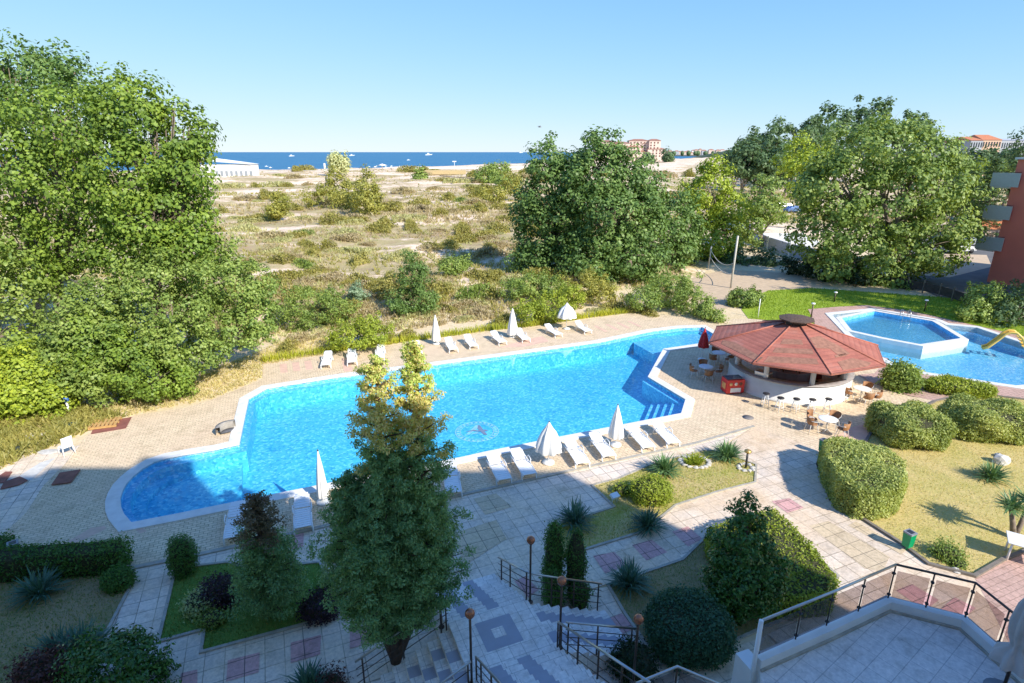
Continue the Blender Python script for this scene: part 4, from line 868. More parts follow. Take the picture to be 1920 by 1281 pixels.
parasol(1028, 868, 'white half-folded parasol with a wide skirt among the near loungers', 1.98, .56, .64)
parasol(1154, 835, 'slim tall folded white parasol beside the near pool edge', 2.05, .34, .76)
parasol(607, 942, 'narrow folded white parasol half in shade left of the cypress', 2.25, .2, .95)
parasol(818, 645, 'narrow folded white parasol on the far deck behind the cypress tops', 2.15, .30, .9)
parasol(961, 632, 'folded white parasol on the far deck by the eighth lounger', 2.2, .38, .95)
parasol(1062, 617, 'wide half-open white parasol on the far deck between the last two loungers', 2.1, .72, .55)
parasol(1316, 675, 'folded red parasol with white hem beside the bar tables', 2.2, .34, .62, M_clothr, 'red parasol', 6)
# bins, lamps, odds and ends
M_binG = mat('green_bin_paint', (.0, .27, .10), .4, var=.12)
def bin_(u, v, label, m=M_binG, rz=A0, hh=.62):
    r = empty('litter_bin', G(u, v), rz, label, 'bin', 'green litter bins'); r.scale = (.8, .8, .82); mb = MB(); mb.box((0, 0, .2+hh/2), (.30, .30, hh), taper=1.22); mb.build('body', m, r, bevel=.01)
    MB().box((0, 0, .2+hh+.03), (.38, .38, .07)).build('dark_rim', M_gray, r); MB().box((0, 0, .2+hh+.068), (.24, .24, .012)).build('opening', M_black, r); MB().tube([(0, 0, 0), (0, 0, .25)], .04, 8).build('post', m, r, fix=False); return r
bin_(1699, 1031, 'green litter bin on the kerb of the dry lawn'); bin_(1541, 851, 'green litter bin between the bar table and the clipped hedge'); bin_(34, 1052, 'dark green litter bin at the left edge behind the long hedge', mat('dark_green_bin', (.0, .12, .08), .5), R(40))
gl_ = empty('garden_lamp', G(1398, 878), 0, 'low black garden lamp with brass cap in a ring of white stones', 'lamp')
MB().tube([(0, 0, 0), (0, 0, .75)], .045, 10).build('pole', M_black, gl_, fix=False); MB().lathe((0, 0, .74), [(.06, 0), (.15, .05), (.14, .12), (.03, .17), (0, .17)], 14).build('cap', mat('brass_cap', (.55, .36, .12), .35, .6), gl_)
def stone(name, p, r, label, cat='stone', group=None, m=None, seed=0, flat_=.6):
    bm = bmesh.new(); bmesh.ops.create_icosphere(bm, subdivisions=2, radius=1); rr = random.Random(seed)
    k = [rr.uniform(0, 6) for _ in range(6)]
    for v in bm.verts: s_ = 1+.18*math.sin(3*v.co.x+k[0])+.15*math.sin(4*v.co.y+k[1])+.12*math.sin(5*v.co.z+k[2]); v.co = Vector((v.co.x*s_*r, v.co.y*s_*r*.8, (v.co.z*s_+.5)*r*flat_))
    me = bpy.data.meshes.new(name); bm.to_mesh(me); bm.free(); o = link(name, me, m or mat('pale_stone', (.55, .52, .47), .9, var=.25, scale=6, bmp=.3)); o.location = p; return tag(o, label, cat, group)
for k in range(9):
    a = k*.7; p_ = G(1398, 878)+Vector((.3*math.cos(a), .3*math.sin(a), 0)); stone('border_stone', p_, .11, 'small white stone in the ring round the brass-capped lamp', 'stone', 'stones round the garden lamp', seed=k)
for k in range(16):
    a = k*.3927+.2; p_ = G(1303, 868)+Vector((.62*math.cos(a), .48*math.sin(a), 0)); stone('border_stone', p_, .12, 'pinkish stone in the ring round the little flower bed', 'stone', 'stones round the flower bed', seed=k+20)
stone('rock', G(1878, 868), .38, 'large pale rock on the dry lawn behind a yucca', 'rock', seed=50); stone('rock', G(1872, 857), .2, 'small flat pale rock at the back of the dry lawn', 'rock', seed=51)
stone('rock', G(65, 818), .5, 'flat white slab lying on the rough ground at the left', 'rock', seed=52, flat_=.15); stone('rock', G(95, 826), .25, 'pale flat stone beside the white slab at the left', 'rock', seed=53, flat_=.2); stone('rock', G(88, 848), .4, 'low pale slab by the end of the cream paving', 'rock', seed=54, flat_=.12)
stone('rock', G(1791, 1071), .16, 'small pale stone on the near kerb of the dry lawn', 'rock', seed=55, flat_=.4)
fl = empty('floodlight', G(1152, 944), R(30), 'small white floodlight on two legs at the corner of the garden bed', 'floodlight')
MB().box((0, 0, .34), (.34, .24, .12), M=Matrix.Rotation(R(20), 4, 'X')).build('housing', M_white, fl, bevel=.01)
for x in (-.12, .12): MB().tube([(x, 0, 0), (x, 0, .3)], .015, 6).build('leg', M_white, fl, fix=False)
o = MB().lathe((0, 0, 0), [(0, 0), (.28, 0), (.28, .012), (0, .012)], 20).build('manhole_cover', mat('iron_cover', (.22, .2, .19), .7)); o.location = G(1403, 783, .004); tag(o, 'grey round manhole cover in the cream paving before the bar', 'manhole cover')
pc = empty('white_chair', G(127, 852), R(60), 'white plastic chair standing on the edge of the paving at the far left', 'chair')
MB().box((0, 0, .42), (.44, .42, .04)).build('seat', M_white, pc, bevel=.01); MB().box((0, -.22, .68), (.44, .04, .5), M=Matrix.Rotation(R(12), 4, 'X')).build('backrest', M_white, pc, bevel=.01)
for x in (-.2, .2):
    for y in (-.18, .2): MB().tube([(x, y, .42), (x*1.15, y*1.2, 0)], .025, 6).build('leg', M_white, pc, fix=False)
M_wood = mat('pallet_wood', (.55, .33, .12), .85, var=.25, scale=8)
pa = empty('wooden_pallet', G(198, 796, .02), R(18), 'yellow wooden pallet lying on brown sheets at the edge of the paving', 'pallet')
mb = MB()
for i in range(7): mb.box((-.54+i*.18, 0, .13), (.11, 1.0, .022))
mb.build('deck_boards', M_wood, pa)
for y in (-.45, 0, .45): MB().box((0, y, .06), (1.2, .1, .09)).build('stringer', M_wood, pa)
for px, lb, z in (([(170,814),(236,803),(247,782),(180,792)], 'brown-red sheet under the wooden pallet', .02), ([(152,806),(178,799),(186,786),(158,795)], 'small brown sheet left of the wooden pallet', .03), ([(96,909),(133,904),(151,880),(112,886)], 'square brown-red mat lying near the shade edge', .07),
                  ([(-20,905),(10,884),(23,884),(8,905)], 'brown-red mat at the left picture edge, behind', .05), ([(0,917),(35,909),(52,900),(37,893),(8,903)], 'brown-red mat at the left picture edge, in front', .06)):
    o = MB().prism(GP(px, z), z-.03 if z > .03 else .006, z).build('ground_mat', M_red_sheet, bevel=.004); tag(o, lb, 'mat')
mb = MB(); mb.tube([G(150, 801)+Vector((0,0,.04)), G(120, 812)+Vector((0,0,.04)), G(95, 813)+Vector((0,0,.04)), G(60, 820)+Vector((0,0,.04)), G(20, 832)+Vector((0,0,.04))], .05, 6); o = mb.build('blue_hose', mat('pale_blue_hose', (.22, .42, .52), .6), fix=False); tag(o, 'thick pale blue hose lying in the rough grass at the left', 'hose')
o = MB().tube([(0, 0, 0), (.05, 0, .35)], .09, 8).build('tree_stump', mat('dark_stump', (.04, .05, .03), .9), fix=False); o.location = G(35, 851); tag(o, 'short dark stump in the rough grass at the left edge', 'stump')
o = MB().lathe((0, 0, 0), [(.0, .0), (.28, 0), (.3, .12), (.12, .16), (0, .16)], 16).build('ground_cover_box', mat('dark_teal_plastic', (.03, .07, .07), .5)); o.location = G(130, 800); tag(o, 'dark lump of folded sheet beside the pale blue hose', 'cover')
shw = empty('garden_shower', G(131, 778), 0, 'white post with blue head at the edge of the big bushes', 'shower'); MB().tube([(0, 0, 0), (0, 0, .75)], .06, 8).build('post', M_white, shw, fix=False); MB().sphere((0, 0, .85), (.14, .14, .16)).build('blue_head', mat('blue_paint', (.05, .15, .42), .4), shw, fix=False)
fs = empty('stone_seat', G(432, 812), 0, 'half-round grey stone fountain basin sunk beside the pool coping', 'fountain')
MB().lathe((0, 0, 0), [(.62, .05), (.62, .42), (.42, .42), (.42, .05)], 20, a0=R(90), a1=R(215)).build('curved_wall', mat('grey_stone', (.33, .30, .26), .9, var=.25), fs)
MB().lathe((0, 0, 0), [(.0, .05), (.42, .05), (.42, .09), (0, .09)], 20, a0=R(90), a1=R(215)).build('tray', mat('dark_tray', (.2, .2, .21), .6), fs)
wtb = empty('white_table', G(1932, 1056), R(-35), 'white rectangular garden table at the right edge of the dry lawn', 'table')
MB().box((0, 0, .72), (1.5, .8, .04)).build('tabletop', M_white, wtb, bevel=.01)
for x in (-.65, .65):
    for y in (-.3, .3): MB().tube([(x, y, 0), (x*.95, y*.95, .7)], .035, 6).build('leg', M_white, wtb, fix=False)
sl_ = empty('water_slide', G(1893, 650), R(-25), "yellow children's slide with a rounded hump dipping into the pool", 'slide')
M_yel = mat('yellow_gelcoat', (.80, .50, .10), .35, var=.06)
pr_ = [(-1.5, -.35), (-1.2, -.2), (-.75, .4), (-.45, .85), (-.2, 1.0), (.1, 1.0)]
mb = MB()
for (x0, z0), (x1, z1) in zip(pr_[:-1], pr_[1:]):
    c = ((x0+x1)/2, 0, (z0+z1)/2); L_ = math.hypot(x1-x0, z1-z0); an = -math.atan2(z1-z0, x1-x0); Mx = Matrix.Rotation(an, 4, 'Y')
    mb.box(c, (L_+.03, .55, .05), M=Mx)
mb.build('chute', M_yel, sl_)
for s in (-1, 1): MB().tube([(x, s*.29, z+.1) for x, z in pr_]+[(.5, s*.29, .75), (.85, s*.29, .1)], .075, 8).build('side_wall', M_yel, sl_, fix=False)
mb = MB()
for i in range(4): mb.box((.32+i*.14, 0, .78-i*.22), (.14, .5, .05))
mb.build('ladder_steps', M_yel, sl_)
for i, (u, v) in enumerate([(1693, 592), (1703, 594)]):
    pass
ld = empty('pool_ladder', G(1697, 596), R(-14), 'bright steel ladder rails on the far rim of the wading basin', 'ladder')
for s in (-.28, .28): MB().tube([(s, .35, .05), (s, .3, .6), (s, .0, .7), (s, -.25, .4), (s, -.3, -.3)], .025, 8).build('rail', M_metal, ld, fix=False)
for z in (-.1, -.25): MB().box((0, -.3, z), (.56, .06, .03)).build('tread', M_metal, ld)
for (u, v, lb, hh) in ((1564, 566, 'small lamp on the green lawn left of the wading pool', .8), (1733, 584, 'small lamp on the green lawn right of the wading pool', .9), (1520, 600, 'slim dark bollard light at the corner of the rose paving', 1.3)):
    r = empty('lawn_lamp', G(u, v), 0, lb, 'lamp', 'lamps on the green lawn'); MB().tube([(0, 0, 0), (0, 0, hh)], .05, 8).build('pole', M_bronze, r, fix=False); MB().lathe((0, 0, hh), [(.08, 0), (.16, .05), (.14, .12), (0, .15)], 12).build('head', M_white, r)
o = MB().tube([(0, 0, 0), (0, 0, 1.6)], .035, 8).build('white_pole', M_white, fix=False); o.location = G(1421, 596); tag(o, 'thin white pole on the green lawn behind the bar roof', 'pole')
vb = empty('volleyball_net', G(1370, 538), 0, 'volleyball posts with sagging net ropes on the sandy court', 'volleyball net')
p0, p1 = G(1370, 540), G(1328, 503)
for q, hh, r_ in ((p0, 5.2, .10), (p1, 2.6, .09)): under(MB().tube([q, q+Vector((.1, 0, hh))], r_, 8).build('post', mat('pale_post', (.55, .52, .46), .7), fix=False), vb)
for za, zb, sag in ((2.5, 2.3, 1.0), (1.4, 1.5, .7)):
    pts = []
    for k in range(13): t = k/12; q = p0.lerp(p1, t); q.z = za*(1-t)+zb*t-sag*4*t*(1-t)*.8; pts.append(q)
    under(MB().tube(pts, .035, 5).build('net_rope', mat('white_rope', (.6, .6, .58), .8), fix=False), vb)
# white-walled sand court beyond the trees
ct = GP([(1408,441),(1440,434),(1492,432),(1540,455),(1515,470),(1480,463),(1408,449)])
cr_ = empty('walled_court', ct[0], 0, 'white sand court enclosed by a low pale wall behind the trees', 'court'); 
under(MB().prism(ct, -.02, .05).build('sand_floor', mat('bright_sand', (.80, .76, .68), .9, var=.06, scale=1), cr_ if False else None), cr_)
cw = GP([(1400,448),(1440,466),(1480,480),(1530,492)])
under(MB().ribbon(cw, .25, -.1, 1.6).build('low_wall', mat('lilac_grey_wall', (.42, .42, .48), .8), None), cr_)
for q in cw[1:3]: under(MB().box(q+Vector((0, -.1, .85)), (.4, .4, 1.8)).build('pillar', M_whitew), cr_)
# ================================================================ GARDEN PLANTS
def sc_n(rx, ry, h, dens): return int((2*math.pi*((rx*ry)**1.0)+math.pi*(rx+ry)*h)*dens)
def ball(u, v, rx, ry, h, label, lm, dens=900, ls=.09, e=.8, rz=0, seed=1, name='clipped_shrub', cat='shrub', group=None, **k):
    return hedge(name, label, cat, G(u, v), superell(rx, ry, h, e), lm, sc_n(rx, ry, h, dens), ls, rz, seed, group=group, **k)
gc = 'clipped junipers on the dry lawn'
ball(1697, 822, 1.45, 1.5, 1.5, 'large clipped juniper dome left of the biggest hedge, behind the drum hedge', LF_juniper, 1700, .085, .7, seed=2, group=gc, lump=.12)
ball(1846, 812, 1.95, 1.4, 1.5, 'widest clipped juniper dome by the right edge of the dry lawn', LF_juniper, 1700, .085, .72, A0-.6, 3, group=gc, lump=.12)
ball(1796, 736, 1.7, .85, .7, 'low flat-topped oval shrub behind the two juniper domes', LF_goldg, 800, .10, .75, A0-.7, 4, lump=.05, group=gc)
ball(1686, 728, .85, .8, 1.3, 'feathery grey-green shrub between the bar and the pool', LF_bush, 900, .14, .95, seed=5, jit=.2, stray=.3, group=gc)
# drum hedge: flat sloping top, straight sides
def prismshape(pts, h0, h1, n=3, sh=.96):
    vs = []; m = len(pts); c = sum((Vector(p) for p in pts), Vector((0, 0, 0)))/m
    for j in range(n+1):
        for i, p in enumerate(pts): vs.append((p[0], p[1], (h0 if not hasattr(h0, '__len__') else h0[i])*j/n))
    for i, p in enumerate(pts): vs.append((c.x+(p[0]-c.x)*sh, c.y+(p[1]-c.y)*sh, (h0[i] if hasattr(h0, '__len__') else h0)+.08))
    vs.append((c.x, c.y, h1)); fs = [(j*m+i, j*m+(i+1) % m, (j+1)*m+(i+1) % m, (j+1)*m+i) for j in range(n+1) for i in range(m)]
    fs += [((n+1)*m+i, (n+1)*m+(i+1) % m, (n+2)*m) for i in range(m)]; return vs, fs
DC = G(1630, 925); DH = 1.35
top = [G(u, v, DH) for u, v in ((1546,822),(1575,817),(1620,822),(1668,838),(1698,862),(1703,885),(1690,905),(1655,918),(1613,915),(1575,893),(1550,852))]
top = [Vector((p.x-DC.x, p.y-DC.y, 0)) for p in top]
hedge('drum_hedge', 'big flat-topped clipped juniper hedge beside the sunny path and bin', 'hedge', DC, prismshape(top, DH-.12, DH+.10, 4, .93), LF_juniper, 30000, .085, 0, 6, lump=.045, jit=.04, stray=.02)
# triangular hedge in the second bed, clipped low
HC = G(1450, 1060, .7); HC.z = 0
hp = [G(u, v, .78) for u, v in ((1328,985),(1400,962),(1450,950),(1490,985),(1530,1030),(1572,1082),(1562,1112),(1500,1122),(1440,1120),(1380,1070),(1330,1010))]
hp = [Vector((p.x-HC.x, p.y-HC.y, 0)) for p in hp]
hedge('clipped_hedge', 'clipped golden-green hedge wrapping behind the tall laurel bush', 'hedge', HC, prismshape(hp, .70, .76, 3, .97), leafmat('box_hedge_leaves', [(.06, .10, .014), (.15, .19, .02), (.27, .30, .04)]), 15000, .085, 0, 7, lump=.03, jit=.04)
lb_ = [((0, 0, 1.1), (.92, .9, 1.1)), ((-.05, .05, 2.0), (.78, .78, .95)), ((.05, .15, 2.75), (.55, .55, .65)), ((.05, .2, 3.35), (.28, .28, .45)), ((.50, -.1, 1.3), (.72, .7, 1.1)), ((.30, .1, 2.1), (.5, .5, .7)), ((-.35, -.1, 1.1), (.6, .6, .95))]
LB_ = G(1378, 1150); tree('laurel_bush', 'tall glossy dark laurel bush in the garden bed before the glass terrace', 'bush', LB_, [((b[0][0]+LB_.x, b[0][1]+LB_.y, b[0][2]), b[1]) for b in lb_], LF_laurel, 11, 500, 36, .24, .13, .08, M_barkd, asp=.5, shell=.6)
ball(1287, 1212, 1.05, .95, 1.35, 'dark rounded clipped bush left of the laurel', leafmat('teal_leaves', [(.015,.045,.025),(.03,.08,.045),(.05,.11,.06)]), 1500, .07, .72, seed=8)
ball(1218, 938, .72, .62, .85, 'yellow-green rounded shrub behind the floodlight', LF_goldg, 1500, .07, .8, seed=9, jit=.1)
ball(1165, 925, .35, .3, .35, 'tiny yellow-green shrub left of the rounded one', LF_goldg, 1500, .07, .9, seed=10, jit=.1)
def thuja(u, v, r, h, label, seed, lm=LF_thuja, name='thuja'): return hedge(name, label, 'thuja', G(u, v), superell(r, r, h, .95), lm, int(r*h*9000), .07, 0, seed, jit=.06, lump=.05, up=.5, asp=.45, group='columnar thujas')
thuja(1036, 1118, .27, 2.75, 'columnar thuja on the left of the pair behind the railing', 11); thuja(1077, 1122, .29, 2.55, 'columnar thuja on the right of the pair behind the railing', 12)
thuja(1038, 1140, .27, 1.4, 'short thuja at the foot of the left column', 13); thuja(1086, 1142, .28, 1.1, 'lowest thuja at the foot of the right column', 14)
thuja(347, 1075, .38, 1.35, 'small round-topped thuja on the corner of the spruce bed', 15)
for (u, v, r, lb, s, lm, n_) in ((1247,888,.82,'bushy yucca at the back of the garden bed left of the ring of stones',1,LF_yucca,260),(1363,862,.82,'bushy yucca right of the ring of stones',2,LF_yucca,260),(1213,992,.78,'dark spiky yucca at the near corner of the garden bed',3,LF_yuccab,200),(1078,985,.85,'dark yucca directly behind the twin thujas',4,LF_yuccab,220),
                               (1178,1102,.78,'blue-green yucca on the path corner right of the thujas',5,LF_yuccab,230),(76,1118,.82,'blue-green yucca before the long hedge at the left',6,LF_yuccab,190),(112,1232,.75,'dark yucca at the lower left, the left of two',7,LF_yuccab,190),(160,1225,.8,'dark yucca at the lower left, behind the laurel',8,LF_yuccab,190),
                               (580,1300,.7,'yucca cut by the bottom picture edge below the slab path',9,LF_yuccab,200),(1857,900,.75,'bushy yucca in front of the pale rock on the dry lawn',10,LF_yucca,230)):
    yucca(G(u, v), r, lb, s, lm, n_)
r = empty('dwarf_palm', G(1900, 1010), 0, 'yucca palm on a leaning double trunk at the right of the dry lawn', 'palm')
MB().tube([(0, 0, 0), (-.1, .1, .6), (-.25, .15, 1.1)], [.11, .09, .07], 8).build('trunk', M_bark, r, fix=False); MB().tube([(0, 0, 0), (.2, .1, .5), (.35, .2, 1.3)], [.1, .08, .06], 8).build('trunk', M_bark, r, fix=False)
for px_, s in (((-.25, .15, 1.1), 21), ((.35, .2, 1.3), 22)):
    o = yucca((0, 0, 0), .6, None, s, LF_yucca, 150, None, 'leaf_head', None, up=-.3); o.location = px_; o.parent = r
ball(1775, 1045, .42, .35, .40, 'small spreading green shrub near the kerb bin', LF_bush, 1500, .07, .9, seed=16, jit=.14, stray=.4)
ball(1795, 1060, .25, .25, .22, 'tiny tuft of green weeds beside the spreading shrub', LF_bush, 1500, .06, .9, seed=17, jit=.1, stray=.4)
tufts('weed_tufts', np.array([tuple(G(1303+dx, 868+dy, .02)) for dx, dy in ((-6,0),(4,3),(0,-4),(8,-1),(-10,3))]), .3, 90, LF_goldg, .05, .6, 60)
# cypress-like conifers
def conifer(name, label, u, v, tops, lm, lmt, seed, nb=150, ln=1., ls=.10, per=90, t_at=.72, bare=.08, group=None):
    base = G(u, v); root = empty(name, base, 0, label, 'conifer', group); rng = np.random.default_rng(seed); Cs, Ns, TopC, TopN = [], [], [], []; mb = MB(); rr = random.Random(seed)
    for (ox, oy, h, rad) in tops:
        tx = lambda z: np.array([ox*min(1, z/(h*.45)), oy*min(1, z/(h*.45)), z])
        mb.tube([tx(-.2 if k == 0 else h*k/7)+(np.random.default_rng(k).normal(size=3)*.03) for k in range(8)], [.14*(1-k/8.5) for k in range(8)], 8)
        for i in range(nb):
            t = bare+(1-bare)*((i+rng.random())/nb); z = t*h; a = i*2.399+rng.random()*.8
            prof = rad*(min(1, (t-bare+.07)/.22))*(1-t)**.62*(1.12+.0*t)*(.62+.5*rng.random())+.09
            p0 = tx(z); dr = np.array([math.cos(a), math.sin(a), .35+.35*t]); tip = p0+dr*prof*np.array([1, 1, .7])
            mb.tube([tuple(p0), tuple((p0+tip)/2), tuple(tip)], [.028, .018, .006], 4, cap=False)
            ntf = max(2, int(round(5.5*prof/rad+1.5))); st_ = np.linspace(.25, 1.0, ntf)**.8; tc = p0+(tip-p0)*st_[:, None]+rng.normal(size=(ntf, 3))*np.array([.14, .14, .09])*min(1, prof)
            k = int(per/4.2); ii = np.repeat(np.arange(ntf), k); o_ = unit(rng, len(ii))*(rng.random(len(ii))**.5)[:, None]*np.array([.21, .21, .15])*(.5+.5*min(1, prof/.8)); c = tc[ii]+o_
            n_ = o_*5+rng.normal(size=(len(ii), 3))*.5+np.array([0, 0, .5])
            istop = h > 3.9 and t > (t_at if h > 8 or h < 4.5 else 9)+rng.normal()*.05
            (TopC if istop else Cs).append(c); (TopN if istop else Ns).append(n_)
    for nm, C, N, m_ in (('foliage', Cs, Ns, lm), ('tip_foliage', TopC, TopN, lmt)):  # tips: painted sunlight on the tall cypress, plain brown on the small one
        if not C: continue
        C = np.concatenate(C); N = np.concatenate(N); L = ls*(.6+.9*rng.random(len(C))); C[:, 2] = np.maximum(C[:, 2], .05)
        quads(nm, C, N, L, L*.42, m_, root, rng, droop=(0, 0, -.5))
    mb.build('trunk', M_barkd, root, fix=False); return root
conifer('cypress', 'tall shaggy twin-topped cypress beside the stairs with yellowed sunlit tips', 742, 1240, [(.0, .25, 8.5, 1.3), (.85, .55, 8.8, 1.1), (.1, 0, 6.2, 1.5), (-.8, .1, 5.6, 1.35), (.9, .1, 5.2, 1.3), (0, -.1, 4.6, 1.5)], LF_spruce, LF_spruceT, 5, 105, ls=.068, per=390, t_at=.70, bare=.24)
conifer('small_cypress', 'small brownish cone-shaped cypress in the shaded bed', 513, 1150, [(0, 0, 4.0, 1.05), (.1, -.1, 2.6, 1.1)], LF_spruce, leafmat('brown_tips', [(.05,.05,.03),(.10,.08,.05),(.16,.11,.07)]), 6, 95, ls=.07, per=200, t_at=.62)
ball(420, 1128, .50, .48, .75, 'dark purple-leaved bush in the shaded bed', LF_purple, 1300, .07, .9, seed=30, jit=.12, stray=.3)
ball(388, 1135, .62, .55, .45, 'low pale variegated shrub left of the purple bush', LF_pale, 1500, .07, .9, seed=31, jit=.1, stray=.3, rz=.5)
ball(400, 1168, .35, .3, .35, 'small mid-green shrub in front of the variegated one', LF_bush, 1500, .07, .9, seed=32, jit=.1)
ball(600, 1150, .50, .45, .55, 'dark purple-brown bush at the right corner of the shaded bed', LF_purple, 1300, .07, .9, seed=33, jit=.12, stray=.3)
ball(612, 1112, .2, .2, .4, 'small green shoot at the back of the shaded bed', LF_thuja, 2500, .06, .9, seed=34)
hl = [Vector(p) for p in (G(-30, 1085), G(60, 1075), G(140, 1070), G(205, 1066), G(243, 1060))]
mb = MB(); mb.ribbon(hl, .75, 0, .85)
hv = [tuple(v) for v in mb.v]; hedge('long_hedge', 'long box hedge at the left with shaded leafy front', 'hedge', (0, 0, 0), (hv, mb.f), LF_thuja, 14000, .075, 0, 35, lump=.05, stray=.15)
ball(222, 1098, .4, .35, .5, 'small round bush at the right end of the long hedge', LF_thuja, 1800, .07, .85, seed=36)
lb2 = G(240, 1300); tree('laurel_bush', 'wide glossy laurel bush at the lower left corner of the slab path', 'bush', lb2, [((lb2.x+a, lb2.y+b_, c), r_) for a, b_, c, r_ in ((0, 0, .8, (1.0, .8, .75)), (-.5, .1, .8, (.7, .7, .75)), (.6, -.2, .55, (.7, .6, .55)), (0, .3, 1.0, (.6, .5, .55)))], LF_laurel, 37, 300, 30, .28, .13, .06, M_barkd, asp=.5, shell=.6)
ball(85, 1285, .6, .5, .75, 'russet-leaved shrub at the bottom left corner', LF_russet, 1200, .08, .9, seed=38, jit=.14, stray=.3)
ball(195, 1330, .5, .4, .5, 'olive shrub between the russet shrub and the laurel', LF_bush, 1200, .08, .9, seed=39, jit=.14, stray=.3)
ball(620, 1290, .3, .3, .3, 'small brown shrub at the bottom edge right of the yucca', LF_russet, 1200, .07, .9, seed=40, jit=.14, stray=.3)
ball(1190, 1262, .5, .5, .7, 'dark shrub under the long railing right of the stairs', LF_dark, 1200, .08, .9, seed=41, jit=.12)
ball(-6, 1040, .5, .45, .5, 'green bush cut by the left picture edge behind the long hedge', LF_thuja, 1200, .08, .9, seed=42, jit=.12)
# ================================================================ TREES
def B(u, v, Yd, rp, rv=None, ry=None):              # a crown lobe at a given distance
    p_ = P3(u, v, Yd); dp = math.hypot(Yd, H-p_.z); k = Yd*math.cos(PIT)-(p_.z-H)*math.sin(PIT); rx = rp*k/F; rz_ = (rv or rp)*k/F
    return (tuple(p_), (rx, (ry if ry else rx), rz_))
tree('poplar', 'dark-leaved poplar with windblown top at the left edge, behind its neighbours', 'tree', (-36, 42, 0), [B(35,150,42,52,50), B(75,180,42,66,66), B(-30,170,42,66,70), B(130,200,41,50,60), B(60,260,42,90,70), B(55,115,42,22,28), B(5,125,42,22,26), B(140,135,42,24,30), B(98,120,42,20,26)], LF_cen, 101, 300, 50, 1.1, .30, .35, asp=.7)
tree('poplar', 'huge sunlit leafy tree filling the left side behind the low bushes', 'tree', (-29.5, 36, 0), [B(20,260,36,80,70), B(100,230,36,80,70), B(60,340,35.5,95,80), B(170,280,36,75,75), B(-40,330,36,90,100), B(140,380,36,80,60), B(10,440,35,80,70), B(180,215,37,50,45), B(60,520,35,70,50), B(150,460,35.5,60,50), B(215,470,35.5,45,40), B(205,190,37,22,26)], LF_poplar, 102, 560, 55, 1.0, .27, .38, asp=.75, fork=.35)
tree('poplar', 'big sunlit tree leaning right over the dunes at the left', 'tree', (-22.5, 34.5, 0), [B(235,240,35,62,65), B(300,270,35,70,60), B(345,250,35.5,42,40), B(330,320,35,62,50), B(240,320,34.5,80,70), B(330,390,35,60,50), B(270,410,34.5,70,50), B(375,300,35.5,22,55), B(370,430,35,35,35), B(240,170,35.5,20,24), B(285,195,35.5,20,26), B(325,205,35.5,18,26), B(372,250,35.5,15,18), B(250,470,35,60,45), B(345,465,34.5,50,35)], LF_poplar, 103, 560, 52, .95, .26, .34, asp=.75, fork=.4)
tree('leaning_tree', 'leaning grey-trunked tree half hidden low in the left thicket', 'tree', (-31, 31, 0), [B(0,540,32,70,60), B(20,620,31,55,55), B(-40,480,33,70,70)], LF_bush, 104, 170, 50, .9, .25, .30, lean=(-1.5, 0))
for i, (lb, bs, bl, lm) in enumerate([
    ('broad-leaved bush forming the right end of the low thicket', G(450, 650), [B(450,540,34.5,62,62), B(480,590,34,38,50), B(410,520,35,55,50), B(440,620,33,50,38), B(370,540,35,55,55)], LF_bush),
    ('broad-leaved bush in the middle of the low thicket, tallest lobe', G(330, 700), [B(320,560,32,75,70), B(250,600,31,75,75), B(340,650,31,65,60), B(280,520,33,60,50), B(390,660,31.5,45,38)], LF_bush),
    ('broad-leaved bush overhanging the paving before the low thicket', G(250, 740), [B(240,680,29.5,70,62), B(300,700,29.5,55,45), B(180,660,29.5,60,60), B(330,715,29.5,32,26)], LF_poplar),
    ('broad-leaved bush at the left of the low thicket', G(150, 740), [B(150,640,29.5,60,60), B(110,690,29,55,50), B(170,710,28.5,45,38), B(180,590,31,65,60)], LF_bush),
    ('yellowish bush at the left end of the low thicket', G(60, 770), [B(60,700,28,60,45), B(0,720,27.5,60,55), B(30,750,27,50,35), B(100,745,27.5,40,28)], LF_yel)]):
    tree('bush_tree', lb, 'bush', tuple(bs), bl, lm, 110+i, 420, 50, .55, .19, .12, group='thicket of broad-leaved bushes at the left', asp=.8, shell=.6)
tree('poplar', 'dark poplar on the left of the central group', 'tree', (5.5, 66, 0), [B(1025,360,64,40,70), B(1010,440,64,42,60), B(1050,430,63,45,65), B(1030,310,65,26,34), B(985,390,65,22,50), B(1000,490,63,38,25), B(1060,340,64,30,50)], LF_cen, 121, 420, 55, 1.15, .36, .45, asp=.8)
tree('poplar', 'tallest poplar in the middle of the central group', 'tree', (12.5, 61, 0), [B(1130,330,61,46,58), B(1110,290,62,24,34), B(1172,335,61,38,46), B(1085,300,62,12,18), B(1140,410,60,62,60), B(1195,410,60,48,58), B(1110,480,60,52,48), B(1190,480,60,55,48), B(1222,375,61,25,40), B(1150,284,62,20,24), B(1075,380,60,28,60)], LF_cen, 122, 640, 58, 1.15, .36, .5, asp=.8)
tree('poplar', 'low dark poplar at the right of the central group', 'tree', (21, 68, 0), [B(1270,420,68,38,55), B(1250,470,66,40,45), B(1290,460,68,30,35)], LF_cen, 123, 200, 52, 1.15, .36, .35, asp=.8)
tree('yellowing_tree', 'yellow-green tree behind the volleyball posts', 'tree', (28, 74, 0), [B(1335,360,74,38,48), B(1310,400,74,36,50), B(1365,400,74,30,50), B(1340,450,73,45,35), B(1320,330,75,18,20)], LF_yel, 124, 300, 52, 1.1, .36, .35, asp=.8)
tree('broad_tree', 'round dull-green tree between the yellow tree and the great plane', 'tree', (36, 84, 0), [B(1430,375,84,38,38), B(1400,420,82,28,40), B(1450,400,84,25,22)], LF_plane, 125, 170, 50, 1.1, .38, .3, asp=.8)
